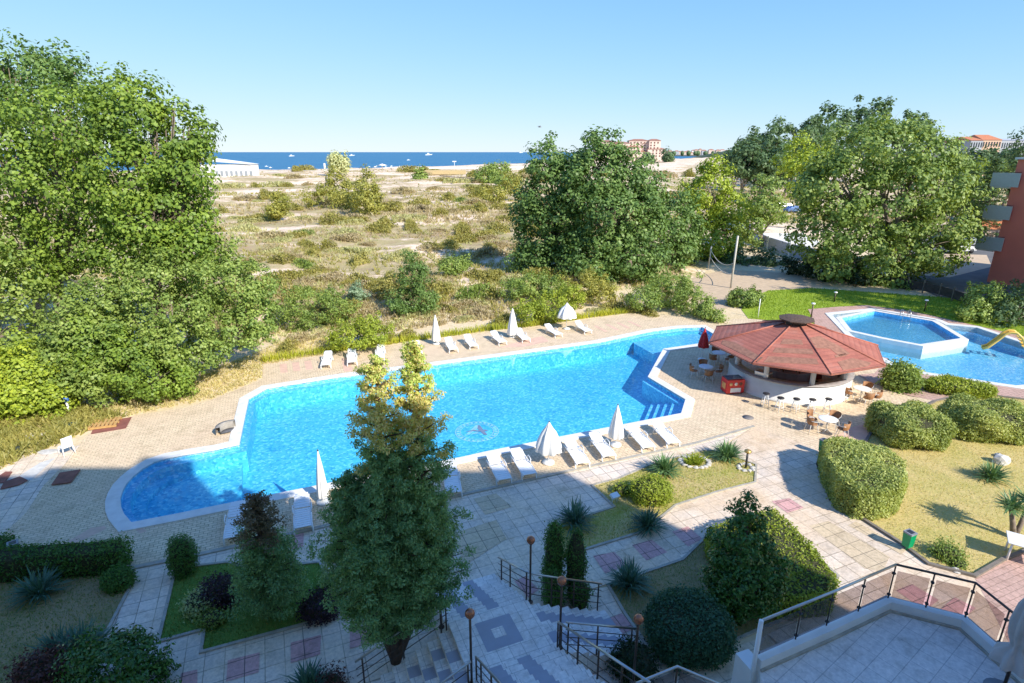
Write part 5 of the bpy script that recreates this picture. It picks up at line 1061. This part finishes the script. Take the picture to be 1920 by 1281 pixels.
tree('plane_tree', 'great spreading plane tree over the green lawn', 'tree', (41, 61, 0), [B(1640,290,62,80,55), B(1700,290,62,65,52), B(1580,350,61,70,60), B(1680,380,60,85,70), B(1770,350,62,55,55), B(1790,420,61,45,55), B(1600,450,60,65,60), B(1720,460,60,70,50), B(1540,430,61,48,60), B(1560,500,59,35,22), B(1640,505,59,45,30), B(1760,480,60,40,35), B(1550,340,62,40,40)], LF_plane, 126, 900, 55, 1.15, .38, .55, asp=.8, shell=.75)
tree('broad_tree', 'yellow-green treetop rising behind the left shoulder of the great plane', 'tree', (52, 100, 0), [B(1505,330,98,38,35), B(1490,300,100,28,28), B(1530,300,100,26,28)], LF_yel, 127, 130, 48, 1.4, .5, .3, asp=.8)
tree('broad_tree', 'tall tree standing just outside the right edge whose shade crosses the green lawn', 'tree', (46, 42, 0), [((46, 42, 11), (4.5, 4.5, 4)), ((45.0, 45, 9), (3, 3, 2.5)), ((47, 40, 14), (3.5, 3.5, 3))], LF_plane, 190, 260, 45, 1.1, .38, .4)
tree('broad_tree', 'second tall tree outside the right edge shading the bushes by the red house', 'tree', (54, 43, 0), [((54, 43, 10), (4.5, 4.5, 4)), ((50, 46, 9), (3.5, 3, 3))], LF_plane, 191, 220, 45, 1.1, .38, .4)
far_t = [(1398,290,150,22,22),(1440,275,190,30,34),(1430,310,150,28,22),(1475,265,210,34,34),(1505,262,220,30,34),(1530,255,220,30,30),(1560,240,230,36,34),(1600,235,240,40,34),(1640,230,240,36,30),(1680,240,240,36,30),(1720,246,250,30,30),(1480,300,170,30,25),(1380,300,170,20,14),(1455,300,150,24,22),(1415,270,260,22,18)]
for i, (u, v, Yd, rp, rv) in enumerate(far_t):
    p_ = P3(u, v, Yd); tree('woodland_tree', ('dark round-crowned tree on the left slope of the wooded rise' if u < 1470 else 'dark round-crowned tree on the crest of the wooded rise behind the plane' if u < 1590 else 'dark treetop of the wooded rise directly above the great plane'), 'tree', (p_.x, p_.y, 0), [B(u, v, Yd, rp, rv), B(u-rp*.5, v+rv*.8, Yd, rp*.7, rv), B(u+rp*.5, v+rv*.9, Yd, rp*.7, rv)], LF_far, 140+i, 70, 38, Yd*.011, Yd*.0052, .4, group='trees of the wooded rise', asp=.85)
for i, (u, v, hh, rad, lb) in enumerate([(1832,452,12.3,3.6,'dark spreading cedar left of the red house balconies'), (1800,440,11,3.0,'shorter cedar behind the right shoulder of the plane tree')]):
    g_ = G(u, v); root = empty('cedar', g_, 0, lb, 'conifer'); rng = np.random.default_rng(160+i); Cs = []; Ns = []; mb = MB(); mb.tube([(0, 0, 0), (0, 0, hh*.95)], [.35, .05], 8)
    for k in range(70):
        t = .1+.9*k/70; z = t*hh; a = k*2.4; r_ = rad*(1-t)**.75*(.7+.5*rng.random())+.2; d = np.array([math.cos(a), math.sin(a), -.05]); m_ = int(120*(.3+r_/rad)); s_ = rng.random(m_)**.7
        Cs.append(np.array([0, 0, z])+d*r_*s_[:, None]+rng.normal(size=(m_, 3))*np.array([.35, .35, .13])); Ns.append(rng.normal(size=(m_, 3))*.5+np.array([0, 0, 1])); mb.tube([(0, 0, z), tuple(np.array([0, 0, z])+d*r_)], [.07, .02], 4, cap=False)
    C = np.concatenate(Cs); quads('foliage', C, np.concatenate(Ns), .34, .2, LF_far, root, rng); mb.build('trunk', M_barkd, root, fix=False)
tree('broad_tree', 'dark treetop at the right picture edge above the red house', 'tree', (103, 125, 0), [B(1928,275,118,24,32), B(1945,310,118,30,40), B(1912,300,118,12,20)], LF_far, 163, 120, 45, 1.3, .5, .3)
for i, (u, v, Yd, rp, rv, lm) in enumerate([(1790,325,150,25,25,LF_far),(1850,330,140,22,20,LF_yel),(1880,320,150,18,14,LF_bush),(1790,300,200,16,14,LF_far),(1830,300,200,15,14,LF_far),(1868,300,210,16,14,LF_far),(1905,345,110,16,16,LF_far),(1892,298,200,14,12,LF_far)]):
    p_ = P3(u, v, Yd); tree('suburb_tree', 'small distant tree among the houses at the upper right', 'tree', (p_.x, p_.y, 0), [B(u, v, Yd, rp, rv), B(u+rp*.5, v+rv*.7, Yd, rp*.7, rv*.8)], lm, 170+i, 60, 36, Yd*.011, Yd*.0052, .25, group='distant trees before the apartment blocks')
tree('garden_bush', 'leafy bush with pale new leaves below the red house', 'bush', tuple(G(1850, 590)), [B(1845,560,46,28,28), B(1830,585,45,24,18), B(1870,580,46,22,18)], LF_bush, 181, 170, 45, .6, .22, .12)
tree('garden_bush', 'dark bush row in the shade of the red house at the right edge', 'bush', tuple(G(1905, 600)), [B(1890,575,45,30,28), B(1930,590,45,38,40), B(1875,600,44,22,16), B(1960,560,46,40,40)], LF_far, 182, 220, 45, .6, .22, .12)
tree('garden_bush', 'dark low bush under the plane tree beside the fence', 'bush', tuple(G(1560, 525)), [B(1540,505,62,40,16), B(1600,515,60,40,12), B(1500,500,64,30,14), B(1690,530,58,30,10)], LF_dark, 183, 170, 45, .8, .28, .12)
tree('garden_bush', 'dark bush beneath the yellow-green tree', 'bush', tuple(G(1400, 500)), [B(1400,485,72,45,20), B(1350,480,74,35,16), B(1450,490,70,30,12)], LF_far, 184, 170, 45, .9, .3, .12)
tree('garden_bush', 'round green bush at the sandy corner of the green lawn', 'bush', tuple(G(1398, 573)), [B(1400,560,50,28,15), B(1385,562,50,18,12), B(1415,556,51,16,12)], LF_bush, 185, 150, 42, .45, .20, .08)
# individual shrubs of the dunes with a look of their own
own = [('upright green shrub-tree standing alone on the near dunes', [(776,494,47,17,26), (773,530,47.5,27,32), (765,566,47,34,22), (795,562,47,26,22), (778,512,47,22,24)], LF_cen, (775,592)),
 ('rounded olive bush right beside the low thicket', [(590,575,44,60,38), (630,585,44,35,30), (560,600,43,35,25)], LF_bush, (590,618)),
 ('yellow-green bush rising behind the grass border', [(660,630,37.5,48,18), (700,625,38,35,16), (690,610,38.5,25,16)], LF_goldg, (670,650)),
 ('large sunlit yellow-green shrub left on the far dunes', [(632,350,140,28,30), (605,375,135,30,22), (650,380,132,22,20)], LF_olive, (630,398)),
 ('bright yellow-green poplar sapling right of the large far shrub', [(690,350,125,20,25), (688,380,120,28,25), (700,372,121,20,18)], LF_olive, (690,408)),
 ('thin pale bare-topped tree on the dune crest before the sea', [(628,305,300,8,14), (644,308,300,7,13)], leafmat('pale_twigs', [(.2,.22,.12),(.32,.34,.2),(.4,.4,.25)]), (636,326)),
 ('small green bush on the crest below the beach kiosk', [(788,335,260,9,8)], LF_bush, (788,342)),
 ('bright green scrub patch left of the central poplars', [(910,330,230,22,14), (935,320,240,20,14), (950,345,200,26,16)], LF_bush, (930,362)),
 ('wide olive scrub before the central poplars', [(925,365,150,26,14), (960,345,160,16,18)], LF_olive, (935,382)),
 ('green bush on the dune left of the central poplars', [(845,500,60,24,12), (868,497,61,14,9)], LF_bush, (852,512)),
 ('green bramble mound below the central poplars, left', [(1000,535,52,38,20), (960,545,51,25,14), (1035,540,52,30,18)], LF_bush, (1000,556)),
 ('bright green bramble mound below the tallest poplar', [(1105,530,53,30,24), (1080,545,51,30,18), (1130,550,50,25,18)], LF_olive, (1105,566)),
 ('big green bramble mound right of the folded parasols', [(1250,550,50,50,25), (1205,560,48,35,20), (1295,565,47,35,20), (1270,530,52,35,16)], LF_bush, (1250,588)),
 ('olive bramble mound behind the wide white parasol', [(1030,575,45,45,22), (990,585,44,30,18), (1070,560,47,28,20)], LF_goldg, (1025,600)),
 ('green bush at the corner of the sandy path', [(1320,580,46,22,16), (1340,592,45,20,8)], LF_bush, (1322,597)),
 ('small grey-green spiky bush on the near dunes', [(668,552,50,14,12)], leafmat('blue_scrub', [(.08,.13,.09),(.14,.20,.13),(.2,.26,.18)]), (668,562)),
 ('olive shrub behind the small grey-green spiky bush', [(735,530,53,24,16), (720,545,52,20,12)], LF_scrub, (732,556)),
 ('tuft of pale green scrub at the left on the middle dunes', [(675,490,68,16,8)], LF_scrub, (675,498)),
 ('green shrub far left on the middle dunes', [(525,380,115,14,20), (515,395,113,14,12)], LF_olive, (520,410))]
for i, (lb, bl, lm, bp_) in enumerate(own):
    g_ = P3(bp_[0], bp_[1], bl[0][2]); Yd = bl[0][2]; gz = float(dune_h(g_.x, g_.y)) if Yd > 48 else 0
    bb_ = [B(b_[0], b_[1], *b_[2:]) for b_ in bl]; sc_ = max(.18, Yd*.0045)
    tree('dune_shrub', lb, 'shrub', (g_.x, g_.y, max(gz, min(x[0][2] for x in bb_)-2.5) if False else gz), bb_, lm, 200+i, max(60, int(46*len(bl)*max(1, bl[0][3]/30))), 42, sc_*2.4, sc_, .07, asp=.55, shell=.5)
# repeated small dune scrub: five grown forms, each copied
protos = []
for i, (lm, rr_, hh_, n_, pr_) in enumerate(((LF_scrub, 1.2, .9, 1300, .1), (LF_brown, 1.3, .7, 1300, .1), (LF_scrub, 1.0, 1.3, 1200, .1), (LF_bush, 1.2, 1.1, 1200, .1), (LF_sedge, 1.5, .6, 1300, .1))):
    rng = np.random.default_rng(300+i); C = unit(rng, n_)*(rng.random(n_)**.4)[:, None]*np.array([rr_, rr_, hh_]); C[:, 2] = np.abs(C[:, 2]); C[:, :2] += .35*rr_*np.sin(C[:, [1, 0]]*3+i); N = unit(rng, n_)+np.array([0, 0, .4])
    root = empty('dune_shrub', (0, 0, 0), 0, '-', 'shrub', 'low scrub bushes scattered over the sandy dunes'); quads('foliage', C, N, (.26 if i != 1 else .3)*(.6+.8*rng.random(n_)), .09, lm, root, rng, droop=(0, 0, 1.2))
    mb = MB(); rq = random.Random(i)
    for k in range(9): mb.tube([(0, 0, 0), (rq.uniform(-.9, .9)*rr_*.7, rq.uniform(-.9, .9)*rr_*.7, hh_*rq.uniform(.5, .9))], [.03, .008], 4, cap=False)
    mb.build('stems', M_bark, root, fix=False); protos.append(root)
names = ['olive-green low scrub bush on the sandy dunes', 'brown half-dry low scrub bush on the sandy dunes', 'yellow-green upright scrub bush on the sandy dunes', 'fresh green low scrub bush on the sandy dunes', 'grey-green spreading scrub bush on the sandy dunes']
rng = np.random.default_rng(77); cnt = 0; usedp = [0]*5
while cnt < 285:
    u = rng.uniform(400, 1300); v = 318+(600-318)*rng.random()**1.15
    g_ = G(u, v, .5); x, y = g_.x, g_.y; s = (x-FRONT[0].x)*FW.x+(y-FRONT[0].y)*FW.y
    if s < 3.5 or y > 380 or (x > 15+.16*(y-50) and y < 120) or vnoise(np.array([x]), np.array([y]), 13, 51)[0] < .36: continue
    k = int(rng.choice([0, 1, 2, 3, 4], p=[.27, .33, .14, .06, .20])); sc_ = (.65+.8*rng.random())*(1+max(0, y-60)/115)
    z = float(dune_h(x, y))-.05
    o = protos[k] if not usedp[k] else dup(protos[k]); usedp[k] = 1
    o.location = (x, y, z); o.rotation_euler = (0, 0, rng.random()*6.28); o.scale = (sc_, sc_, sc_*(.7+.4*rng.random())); o['label'] = names[k]; cnt += 1
for i, (u, v) in enumerate([(1178,585),(1215,590),(1150,580),(1120,585),(1010,600),(940,606),(870,600),(560,640),(540,655),(730,640),(760,632),(900,590),(860,575),(800,590)]):
    k = [2, 0, 0, 4, 2, 0, 4, 1, 0, 2, 0, 1, 4, 4][i]; dup(protos[k], G(u, v), i*1.3, .55+.1*(i % 3), label='low '+['yellow-green', 'olive', 'green', 'brownish'][i % 4]+' scrub clump just behind the grass border', group='scrub clumps behind the grass border')
# ================================================================ RIGHT-HAND BUILDINGS
M_redw = mat('red_render', (.80, .22, .15), .85, var=.08, scale=.5); M_bal = mat('grey_balcony_panel', (.52, .55, .54), .5, var=.06)
rc = G(1850, 528); rh = empty('red_house', rc, 0, 'tall brick-red apartment house with pale balcony panels at the right edge', 'house')
def fbox(o0, da, db, z0, z1, mb): # box spanned from corner along -FW (da) and RX (db)
    c = o0-FW*da[0]; mid = o0-FW*((da[0]+da[1])/2)+RX*((db[0]+db[1])/2); mb.box((mid.x, mid.y, (z0+z1)/2), (db[1]-db[0], da[1]-da[0], z1-z0), A0); return mb
under(fbox(rc, (0, 22), (0, 14), -.2, 12.3, MB()).build('wall', M_redw), rh); under(fbox(rc, (-.2, 22.2), (-.2, 14.2), 12.3, 12.5, MB()).build('roof_edge', M_whitew), rh)
for zb in (3.3, 6.45, 9.65):
    under(fbox(rc, (-1.7, -.02), (-.25, 6), zb-.15, zb, MB()).build('balcony_floor', M_whitew), rh)
    under(fbox(rc, (-1.75, .75), (-.36, -.29), zb, zb+1.35, MB()).build('balcony_panel', M_bal), rh)
    under(MB().tube([rc+FW*1.75-RX*.32+Vector((0, 0, zb+1.42)), rc-FW*.75-RX*.32+Vector((0, 0, zb+1.42))], .03, 6).build('balcony_rail', M_bronze, fix=False), rh)
def house(name, label, cat, c, d, rz, wallm, roofm, roof=1.2, floors=0, cols=0, group=None, winm=None, hip=.3, over=.3):
    r = empty(name, c, rz, label, cat, group); w_, dd, hh = d
    wa_ = MB().box((0, 0, hh/2), (w_, dd, hh)).build('wall', wallm, r)
    if roof:
        a, b_ = w_/2+over, dd/2+over; h_ = w_*hip/2
        MB().add([(-a, -b_, hh), (a, -b_, hh), (a, b_, hh), (-a, b_, hh), (-a+h_, 0, hh+roof), (a-h_, 0, hh+roof)], [(0, 1, 5, 4), (2, 3, 4, 5), (1, 2, 5), (3, 0, 4), (3, 2, 1, 0)]).build('roof', roofm, r)
    for f_ in range(floors):
        for k in range(cols):
            MB().box((-w_/2+(k+.5)*w_/cols, -dd/2-.02, (f_+.55)*hh/floors), (w_/cols*.5, .12, hh/floors*.5)).build('window', winm or M_glassd, wa_)
    return r
M_tileo = mat('orange_roof_tile', (.55, .20, .09), .8, var=.2, scale=2, bmp=.2); M_pinkw = mat('pale_pink_wall', (.60, .47, .38), .85, var=.1); M_greyb = mat('blue_grey_wall', (.40, .42, .46), .85, var=.1); M_orw = mat('apricot_wall', (.62, .42, .30), .85, var=.1)
g_ = G(1855, 452); house('roofed_shelter', 'low shelter with orange tiled roof beside the red house', 'shelter', (g_.x, g_.y, 0), (9, 5, 2.1), R(-10), M_pinkw, M_tileo, 1.2, 1, 3)
def fh(u0, u1, vt, vb, Yd, label, wallm, roofm, roof, fl, co, name='apartment_block', group=None, rz=0, dd=14):
    a, b_ = P3(u0, vb, Yd), P3(u1, vb, Yd); t = P3((u0+u1)/2, vt, Yd); base = a.z
    return house(name, label, 'building', ((a.x+b_.x)/2, Yd, min(base, 2.)), (b_.x-a.x, dd, t.z-min(base, 2.)), rz, wallm, roofm, roof, fl, co, group)
fh(1790, 1812, 264, 300, 260, 'pale apartment block with blue-white balconies at the upper right', M_greyb, M_tileo, 1.6, 4, 5)
fh(1812, 1846, 263, 298, 265, 'apricot apartment block with orange roof at the upper right', M_orw, M_tileo, 2.2, 4, 7)
fh(1766, 1790, 268, 300, 280, 'pinkish apartment block partly behind the plane tree', M_pinkw, M_tileo, 1.5, 4, 5)
fh(1848, 1915, 264, 296, 330, 'long grey-blue apartment block at the upper right skyline', M_greyb, M_greyb, 1.0, 3, 16)
fh(1740, 1768, 266, 300, 330, 'grey block just right of the plane treetop', M_greyb, M_greyb, 1.0, 3, 6)
# terracotta seaside complex
TC = P3(1190, 298, 800); cx_ = empty('seaside_complex', (TC.x, 800, -.5), 0, 'stepped cream and terracotta seaside apartment complex behind the central poplars', 'building')
M_terra = mat('terracotta_roof', (.36, .17, .12), .85, var=.2, scale=.3); M_crm = mat('cream_pink_wall', (.66, .52, .44), .85, var=.1, scale=.2)
k8 = 800/F
rq = random.Random(9)
for (u0, u1, vb, vt) in ((1118,1160,300,272),(1125,1150,300,268),(1150,1180,300,270),(1165,1200,300,276),(1180,1215,300,266),(1185,1222,300,283),(1205,1230,300,270),(1212,1243,300,279),(1214,1234,300,266),(1222,1244,300,285),(1140,1172,300,278)):
    x0, x1 = (u0-1190)*k8, (u1-1190)*k8; hh = (vb-vt)*k8*1.10; d0 = rq.uniform(-4, 6)
    MB().box(((x0+x1)/2, d0+8, hh/2), (x1-x0, 16, hh)).build('wing', M_crm, cx_); wg_ = [c for c in cx_.children if c.name.startswith('wing') and 'roof' not in c.name][-1]
    a, b_ = (x1-x0)/2+.8, 8.8; cxx = (x0+x1)/2
    MB().add([(cxx-a, d0+8-b_, hh), (cxx+a, d0+8-b_, hh), (cxx+a, d0+8+b_, hh), (cxx-a, d0+8+b_, hh), (cxx-a*.4, d0+8, hh+2.2), (cxx+a*.4, d0+8, hh+2.2)], [(0, 1, 5, 4), (2, 3, 4, 5), (1, 2, 5), (3, 0, 4), (3, 2, 1, 0)]).build('wing_roof', M_terra, wg_)
    nf = int(hh/3.4)
    for f_ in range(nf):
        for q in range(max(2, int((x1-x0)/4.5))):
            xx = x0+(q+.5)*4.5
            if xx < x1-1 and rq.random() < .8: MB().box((xx, d0-.05, 1.8+f_*3.3), (1.8, .3, 2.0)).build('window', mat('brown_window', (.13, .07, .06), .6), wg_)
o_ = cx_
for c_ in list(cx_.children)[100+0:]:
    if False: pass
# peninsula town, headland
land = mat('distant_land', (.16, .15, .10), .95, var=.3, scale=.01)
pen = MB().prism([Vector(((u-CX)/F*Yd, Yd, 0)) for u, Yd in ((1236,2300),(1420,2100),(1700,2000),(1700,2900),(1240,2900))], -4, -.8).build('peninsula', land); pen['kind'] = 'structure'
hd = []; 
m_ = 24
for i in range(m_+1):
    for j in range(9):
        u = 1372+(1700-1372)*i/m_; t = i/m_; hh = 26*min(1, t*7)**.6*(1-.15*math.sin(t*9)); hd.append(((u-CX)/F*1300, 1250+j*60, -3+(hh)*math.sin(math.pi*j/8)))
o = MB().add(hd, [(i*9+j, (i+1)*9+j, (i+1)*9+j+1, i*9+j+1) for i in range(m_) for j in range(8)], 0, True).build('headland', mat('wooded_headland', (.07, .10, .05), .95, var=.45, scale=.05)); o['kind'] = 'structure'
rq = random.Random(5)
for i in range(34):
    u = 1240+i*5.0+rq.uniform(-2, 2); Yd = rq.uniform(2320, 2600) if u < 1400 else rq.uniform(2200, 2300); w_ = rq.uniform(12, 30); hh = rq.uniform(8, 17)*(1.2 if 1280 < u < 1340 else .8)
    c = ((u-CX)/F*Yd, Yd, 2); mb = MB(); mb.box((0, 0, hh/2), (w_, 12, hh)); a = w_/2+.5
    mb.add([(-a, -6.5, hh), (a, -6.5, hh), (a, 6.5, hh), (-a, 6.5, hh), (-a*.4, 0, hh+4), (a*.4, 0, hh+4)], [(0, 1, 5, 4), (2, 3, 4, 5), (1, 2, 5), (3, 0, 4)], 1)
    o = mb.build('town_house', [rq.choice([M_crm, M_pinkw, M_whitew, M_greyb]), M_terra]); o.location = c; tag(o, 'tiny pale house with red roof in the town across the bay', 'house', 'houses of the town across the bay')
for i in range(16):
    u = 1250+i*11+rq.uniform(-4, 4); Yd = 2300; o = MB().sphere((0, 0, 8), (9*rq.uniform(.6, 1.2), 8, 9*rq.uniform(.6, 1.1)), 10).build('town_tree', LF_far, fix=False); o.location = ((u-CX)/F*Yd, Yd, 0); tag(o, 'tiny dark tree among the houses across the bay', 'tree', 'trees of the town across the bay')
fh(1398, 1416, 281, 292, 900, 'ochre house at the foot of the wooded headland', M_orw, M_terra, 2, 2, 4, 'seaside_house')
for i, (u, v, Yd, rp, rv) in enumerate([(1400,272,1150,14,8),(1420,268,1150,18,10),(1440,270,1100,16,10),(1385,284,1000,10,5),(1412,288,700,16,7),(1252,296,700,8,6),(1215,299,650,9,6)]):
    p_ = P3(u, v, Yd); tree('coast_tree', 'distant dark tree on the coast at the right', 'tree', (p_.x, p_.y, -1), [B(u, v, Yd, rp, rv), B(u+rp*.6, v+rv*.4, Yd, rp*.7, rv*.8)], LF_far, 400+i, 50, 30, Yd*.008, Yd*.004, .5, group='distant trees along the coast')
# beach and sea
pv = P3(432, 331, 290); pz = float(dune_h(pv.x, 290)); pav = empty('beach_pavilion', (pv.x, 290, pz), 0, 'white beach pavilion with long sloping roof by the sea at the left', 'pavilion')
kk = 290/F
MB().box((0, 0, 2.4), (90*kk, 10, 7.4)).build('wall', M_whitew, pav)
mb = MB(); a, b_ = 46*kk, 5.6; z0 = 6.0; mb.add([(-a*1.3, -b_, z0+2.2), (a*1.02, -b_, z0+.2), (a*1.02, b_, z0+.2), (-a*1.3, b_, z0+2.2), (-a*.9, 0, z0+3.6), (a*.8, 0, z0+1.0)], [(0, 1, 5, 4), (2, 3, 4, 5), (1, 2, 5), (3, 0, 4), (3, 2, 1, 0)]); mb.build('roof', M_white, pav)
for i in range(9): MB().box((-6+i*2.3, -5.1, 2.1), (1.1, .15, 2.2)).build('window', mat('grey_pane', (.3, .33, .36), .3), pav)
def boat(u, v, lb, s=1.):
    d = ray(u, v); t = (-2.6-H)/d[2]; p_ = (d[0]*t, d[1]*t, -2.5); r = empty('motor_boat', p_, 0, lb, 'boat', 'boats on the sea'); L_ = 7*s*t/900*1.0
    MB().add([(-L_/2, -L_*.14, 0), (L_/2, 0, L_*.06), (-L_/2, L_*.14, 0), (-L_/2, -L_*.16, L_*.16), (L_*.58, 0, L_*.2), (-L_/2, L_*.16, L_*.16)], [(0, 1, 4, 3), (1, 2, 5, 4), (0, 3, 5, 2), (3, 4, 5), (0, 2, 1)]).build('hull', M_white, r)
    MB().box((-L_*.08, 0, L_*.25), (L_*.35, L_*.18, L_*.2), taper=.7).build('cabin', M_white, r)
for u, v, lb, s in ((547,293.6,'white motor boat farthest left near the horizon',1.1),(660,292.6,'white motor boat on the horizon right of the bare tree',1.1),(804,291.5,'white motor boat in the middle of the sea',1.4),(500,313,'small white boat close to the beach at the left',.7),(977,287,'tiny white boat just left of the central poplars',.8),(1066,286.5,'white boat glimpsed behind the central poplars',1.),(766,301,'white sail-like float offshore in the middle',.7)): boat(u, v, lb, s)
def onb(u, v, Yd): p_ = P3(u, v, Yd); return Vector((p_.x, Yd, float(dune_h(p_.x, Yd))))
q = onb(608, 322, 330); sf = empty('beach_flag', q, 0, 'tall white feather flag on the beach left of the bare tree', 'flag'); MB().tube([(0, 0, 0), (0, 0, 5.2)], .08, 6).build('pole', M_gray, sf, fix=False); MB().prism([(0, -.05), (1.0, -.05), (1.0, .05), (0, .05)], 1.2, 5.2).build('flag_cloth', M_white, sf)
q = onb(717, 317, 400); ks = empty('beach_canopy', q, 0, 'white beach canopy on a post by the water', 'canopy'); MB().tube([(0, 0, 0), (0, 0, 3)], .3, 6).build('post', M_white, ks, fix=False); MB().lathe((0, 0, 2.6), [(3.6, 0), (.2, 1.1), (0, 1.1)], 12).build('canopy_roof', M_white, ks)
q = onb(852, 308, 430); ks = empty('parasail_mast', q, 0, 'white mast with small wing-shaped top on the beach', 'mast'); MB().tube([(0, 0, 0), (0, 0, 5.6)], .14, 6).build('pole', M_white, ks, fix=False); MB().box((0, 0, 5.6), (2.4, .3, .7), taper=1.3).build('wing_top', M_white, ks)
o = MB().box((0, 0, .5), (90, .4, .8)).build('beach_fence', M_white); o.location = onb(890, 312, 430)+Vector((0, 0, .6)); o.rotation_euler = (0, 0, R(20)); tag(o, 'long low white fence along the top of the beach', 'fence')
o = MB().box((0, 0, 1.4), (22, 5, 2.2)).build('beach_hut', mat('straw_wall', (.55, .42, .22), .9)); o.location = onb(835, 316, 330); tag(o, 'low straw-coloured beach hut behind the long white fence', 'hut')
o = MB().box((0, 0, .3), (60, 1.5, .3)).build('boardwalk', mat('grey_planks', (.5, .46, .42), .9)); o.location = onb(560, 326, 345)+Vector((0, 0, .2)); tag(o, 'pale boardwalk strip along the beach at the left', 'boardwalk')
o = MB().box((0, 0, .2), (26, .9, .3), taper=1).build('driftwood_beam', mat('dark_plank', (.2, .16, .12), .9)); o.location = onb(875, 322, 250)+Vector((0, 0, .3)); o.rotation_euler = (0, R(3), R(-25)); tag(o, 'dark pipe lying on the dune left of the central poplars', 'pipe')
rq = random.Random(3)
for i in range(16):
    u = rq.choice([rq.uniform(490, 600), rq.uniform(680, 780)]); q = onb(u, 320, rq.uniform(370, 410)); r = MB(); r.lathe((0, 0, 0), [(.05, 0), (.05, 1.9), (1.3, 1.9), (0, 2.5)], 8); o = r.build('beach_umbrella', rq.choice([M_white, mat('blue_white', (.5, .6, .65), .8), M_clothw])); o.location = q; tag(o, 'tiny pale umbrella in the row along the beach', 'umbrella', 'tiny umbrellas along the beach')
bd = empty('gull', P3(1012, 238, 90), R(20), 'small grey gull gliding over the sea', 'bird'); MB().sphere((0, 0, 0), (.28, .09, .09), 10).build('body', M_gray, bd, fix=False)
for s in (-1, 1): MB().add([(-.1, 0, .03), (.12, 0, .03), (.02, s*.35, .16), (-.1, s*.72, .06), (-.14, s*.35, .13)], [(0, 1, 2, 4), (4, 2, 3)]).build('wing', M_gray, bd, fix=False)
# parked cars
def car(p, rz, col, lb):
    r = empty('parked_car', p, rz, lb, 'car', 'cars in the car park'); pm = mat('paint_%d_%d_%d' % tuple(int(c*100) for c in col), col, .25, .2, var=.03)
    pr_ = [(-2.1, .35), (-2.12, .75), (-1.9, .95), (-1.5, 1.0), (-1.05, 1.42), (.35, 1.45), (1.05, 1.0), (1.95, .85), (2.12, .6), (2.1, .35)]
    n_ = len(pr_); vs = [(x, s*(.86 if z < 1.1 else .68), z) for s in (-1, 1) for x, z in pr_]; MB().add(vs, [tuple(range(n_)), tuple(range(2*n_-1, n_-1, -1))]+[(i, n_+i, n_+(i+1) % n_, (i+1) % n_) for i in range(n_)]).build('body', pm, r, bevel=.03); bo_ = r.children[0]
    for s in (-1, 1): MB().add([(-1.4, s*.835, 1.03), (.9, s*.835, 1.03), (.32, s*.70, 1.38), (-1.0, s*.70, 1.38)], [(0, 1, 2, 3)]).build('side_window', M_glassd, bo_, fix=False)
    MB().add([(1.08, -.74, 1.03), (1.08, .74, 1.03), (.42, .64, 1.42), (.42, -.64, 1.42)], [(0, 1, 2, 3)]).build('windscreen', M_glassd, bo_, fix=False)
    for x in (-1.3, 1.3):
        for s in (-1, 1): MB().lathe((0, 0, 0), [(.0, -.1), (.32, -.1), (.32, .1), (0, .1)], 14).build('wheel', M_black, r).matrix_local = Matrix.Translation((x, s*.8, .32)) @ Matrix.Rotation(R(90), 4, 'X')
for u, v, rz, c_, lb in ((1795,474,.2,(.75,.75,.76),'white car at the edge of the sunlit strip beside the red house'),(1812,462,.5,(.35,.37,.4),'grey car behind the white one near the red house'),(1790,458,.4,(.05,.06,.09),'dark car seen under the plane tree by the lot'),(1823,448,.3,(.30,.35,.42),'blue-grey car before the orange-roofed shelter'),(1822,425,.3,(.06,.07,.1),'dark car above the lowest balcony of the red house'),(1810,428,.6,(.5,.52,.55),'silver car left of the dark one above the lowest balcony'),
                         (1474,400,.1,(.7,.72,.75),'white car in the far car park left of the plane tree'),(1486,404,.3,(.12,.2,.4),'blue car in the far car park, right of the white one'),(1462,397,.1,(.2,.22,.25),'dark grey car in the far car park, leftmost')):
    g_ = G(u, v, .0); g_.z = max(0, float(dune_h(g_.x, g_.y)))+.02 if u < 1500 else 0; car(g_, rz, c_, lb)
fe = empty('board_fence', G(1700, 548), 0, 'dark low board fence between the green lawn and the car park', 'fence')
fp = [G(u, v) for u, v in ((1640,532),(1700,543),(1760,556),(1810,572),(1870,590))]
for a, b_ in zip(fp[:-1], fp[1:]):
    d = b_-a; c = (a+b_)/2; under(MB().box((c.x, c.y, .6), (d.length*.98, .04, .8), math.atan2(d.y, d.x)).build('board_panel', mat('dark_boards', (.08, .06, .05), .9, var=.4, scale=3)), fe)
    for t in (0, .5): q = a.lerp(b_, t); under(MB().box((q.x, q.y, .6), (.1, .1, 1.3)).build('post', M_bark), fe)
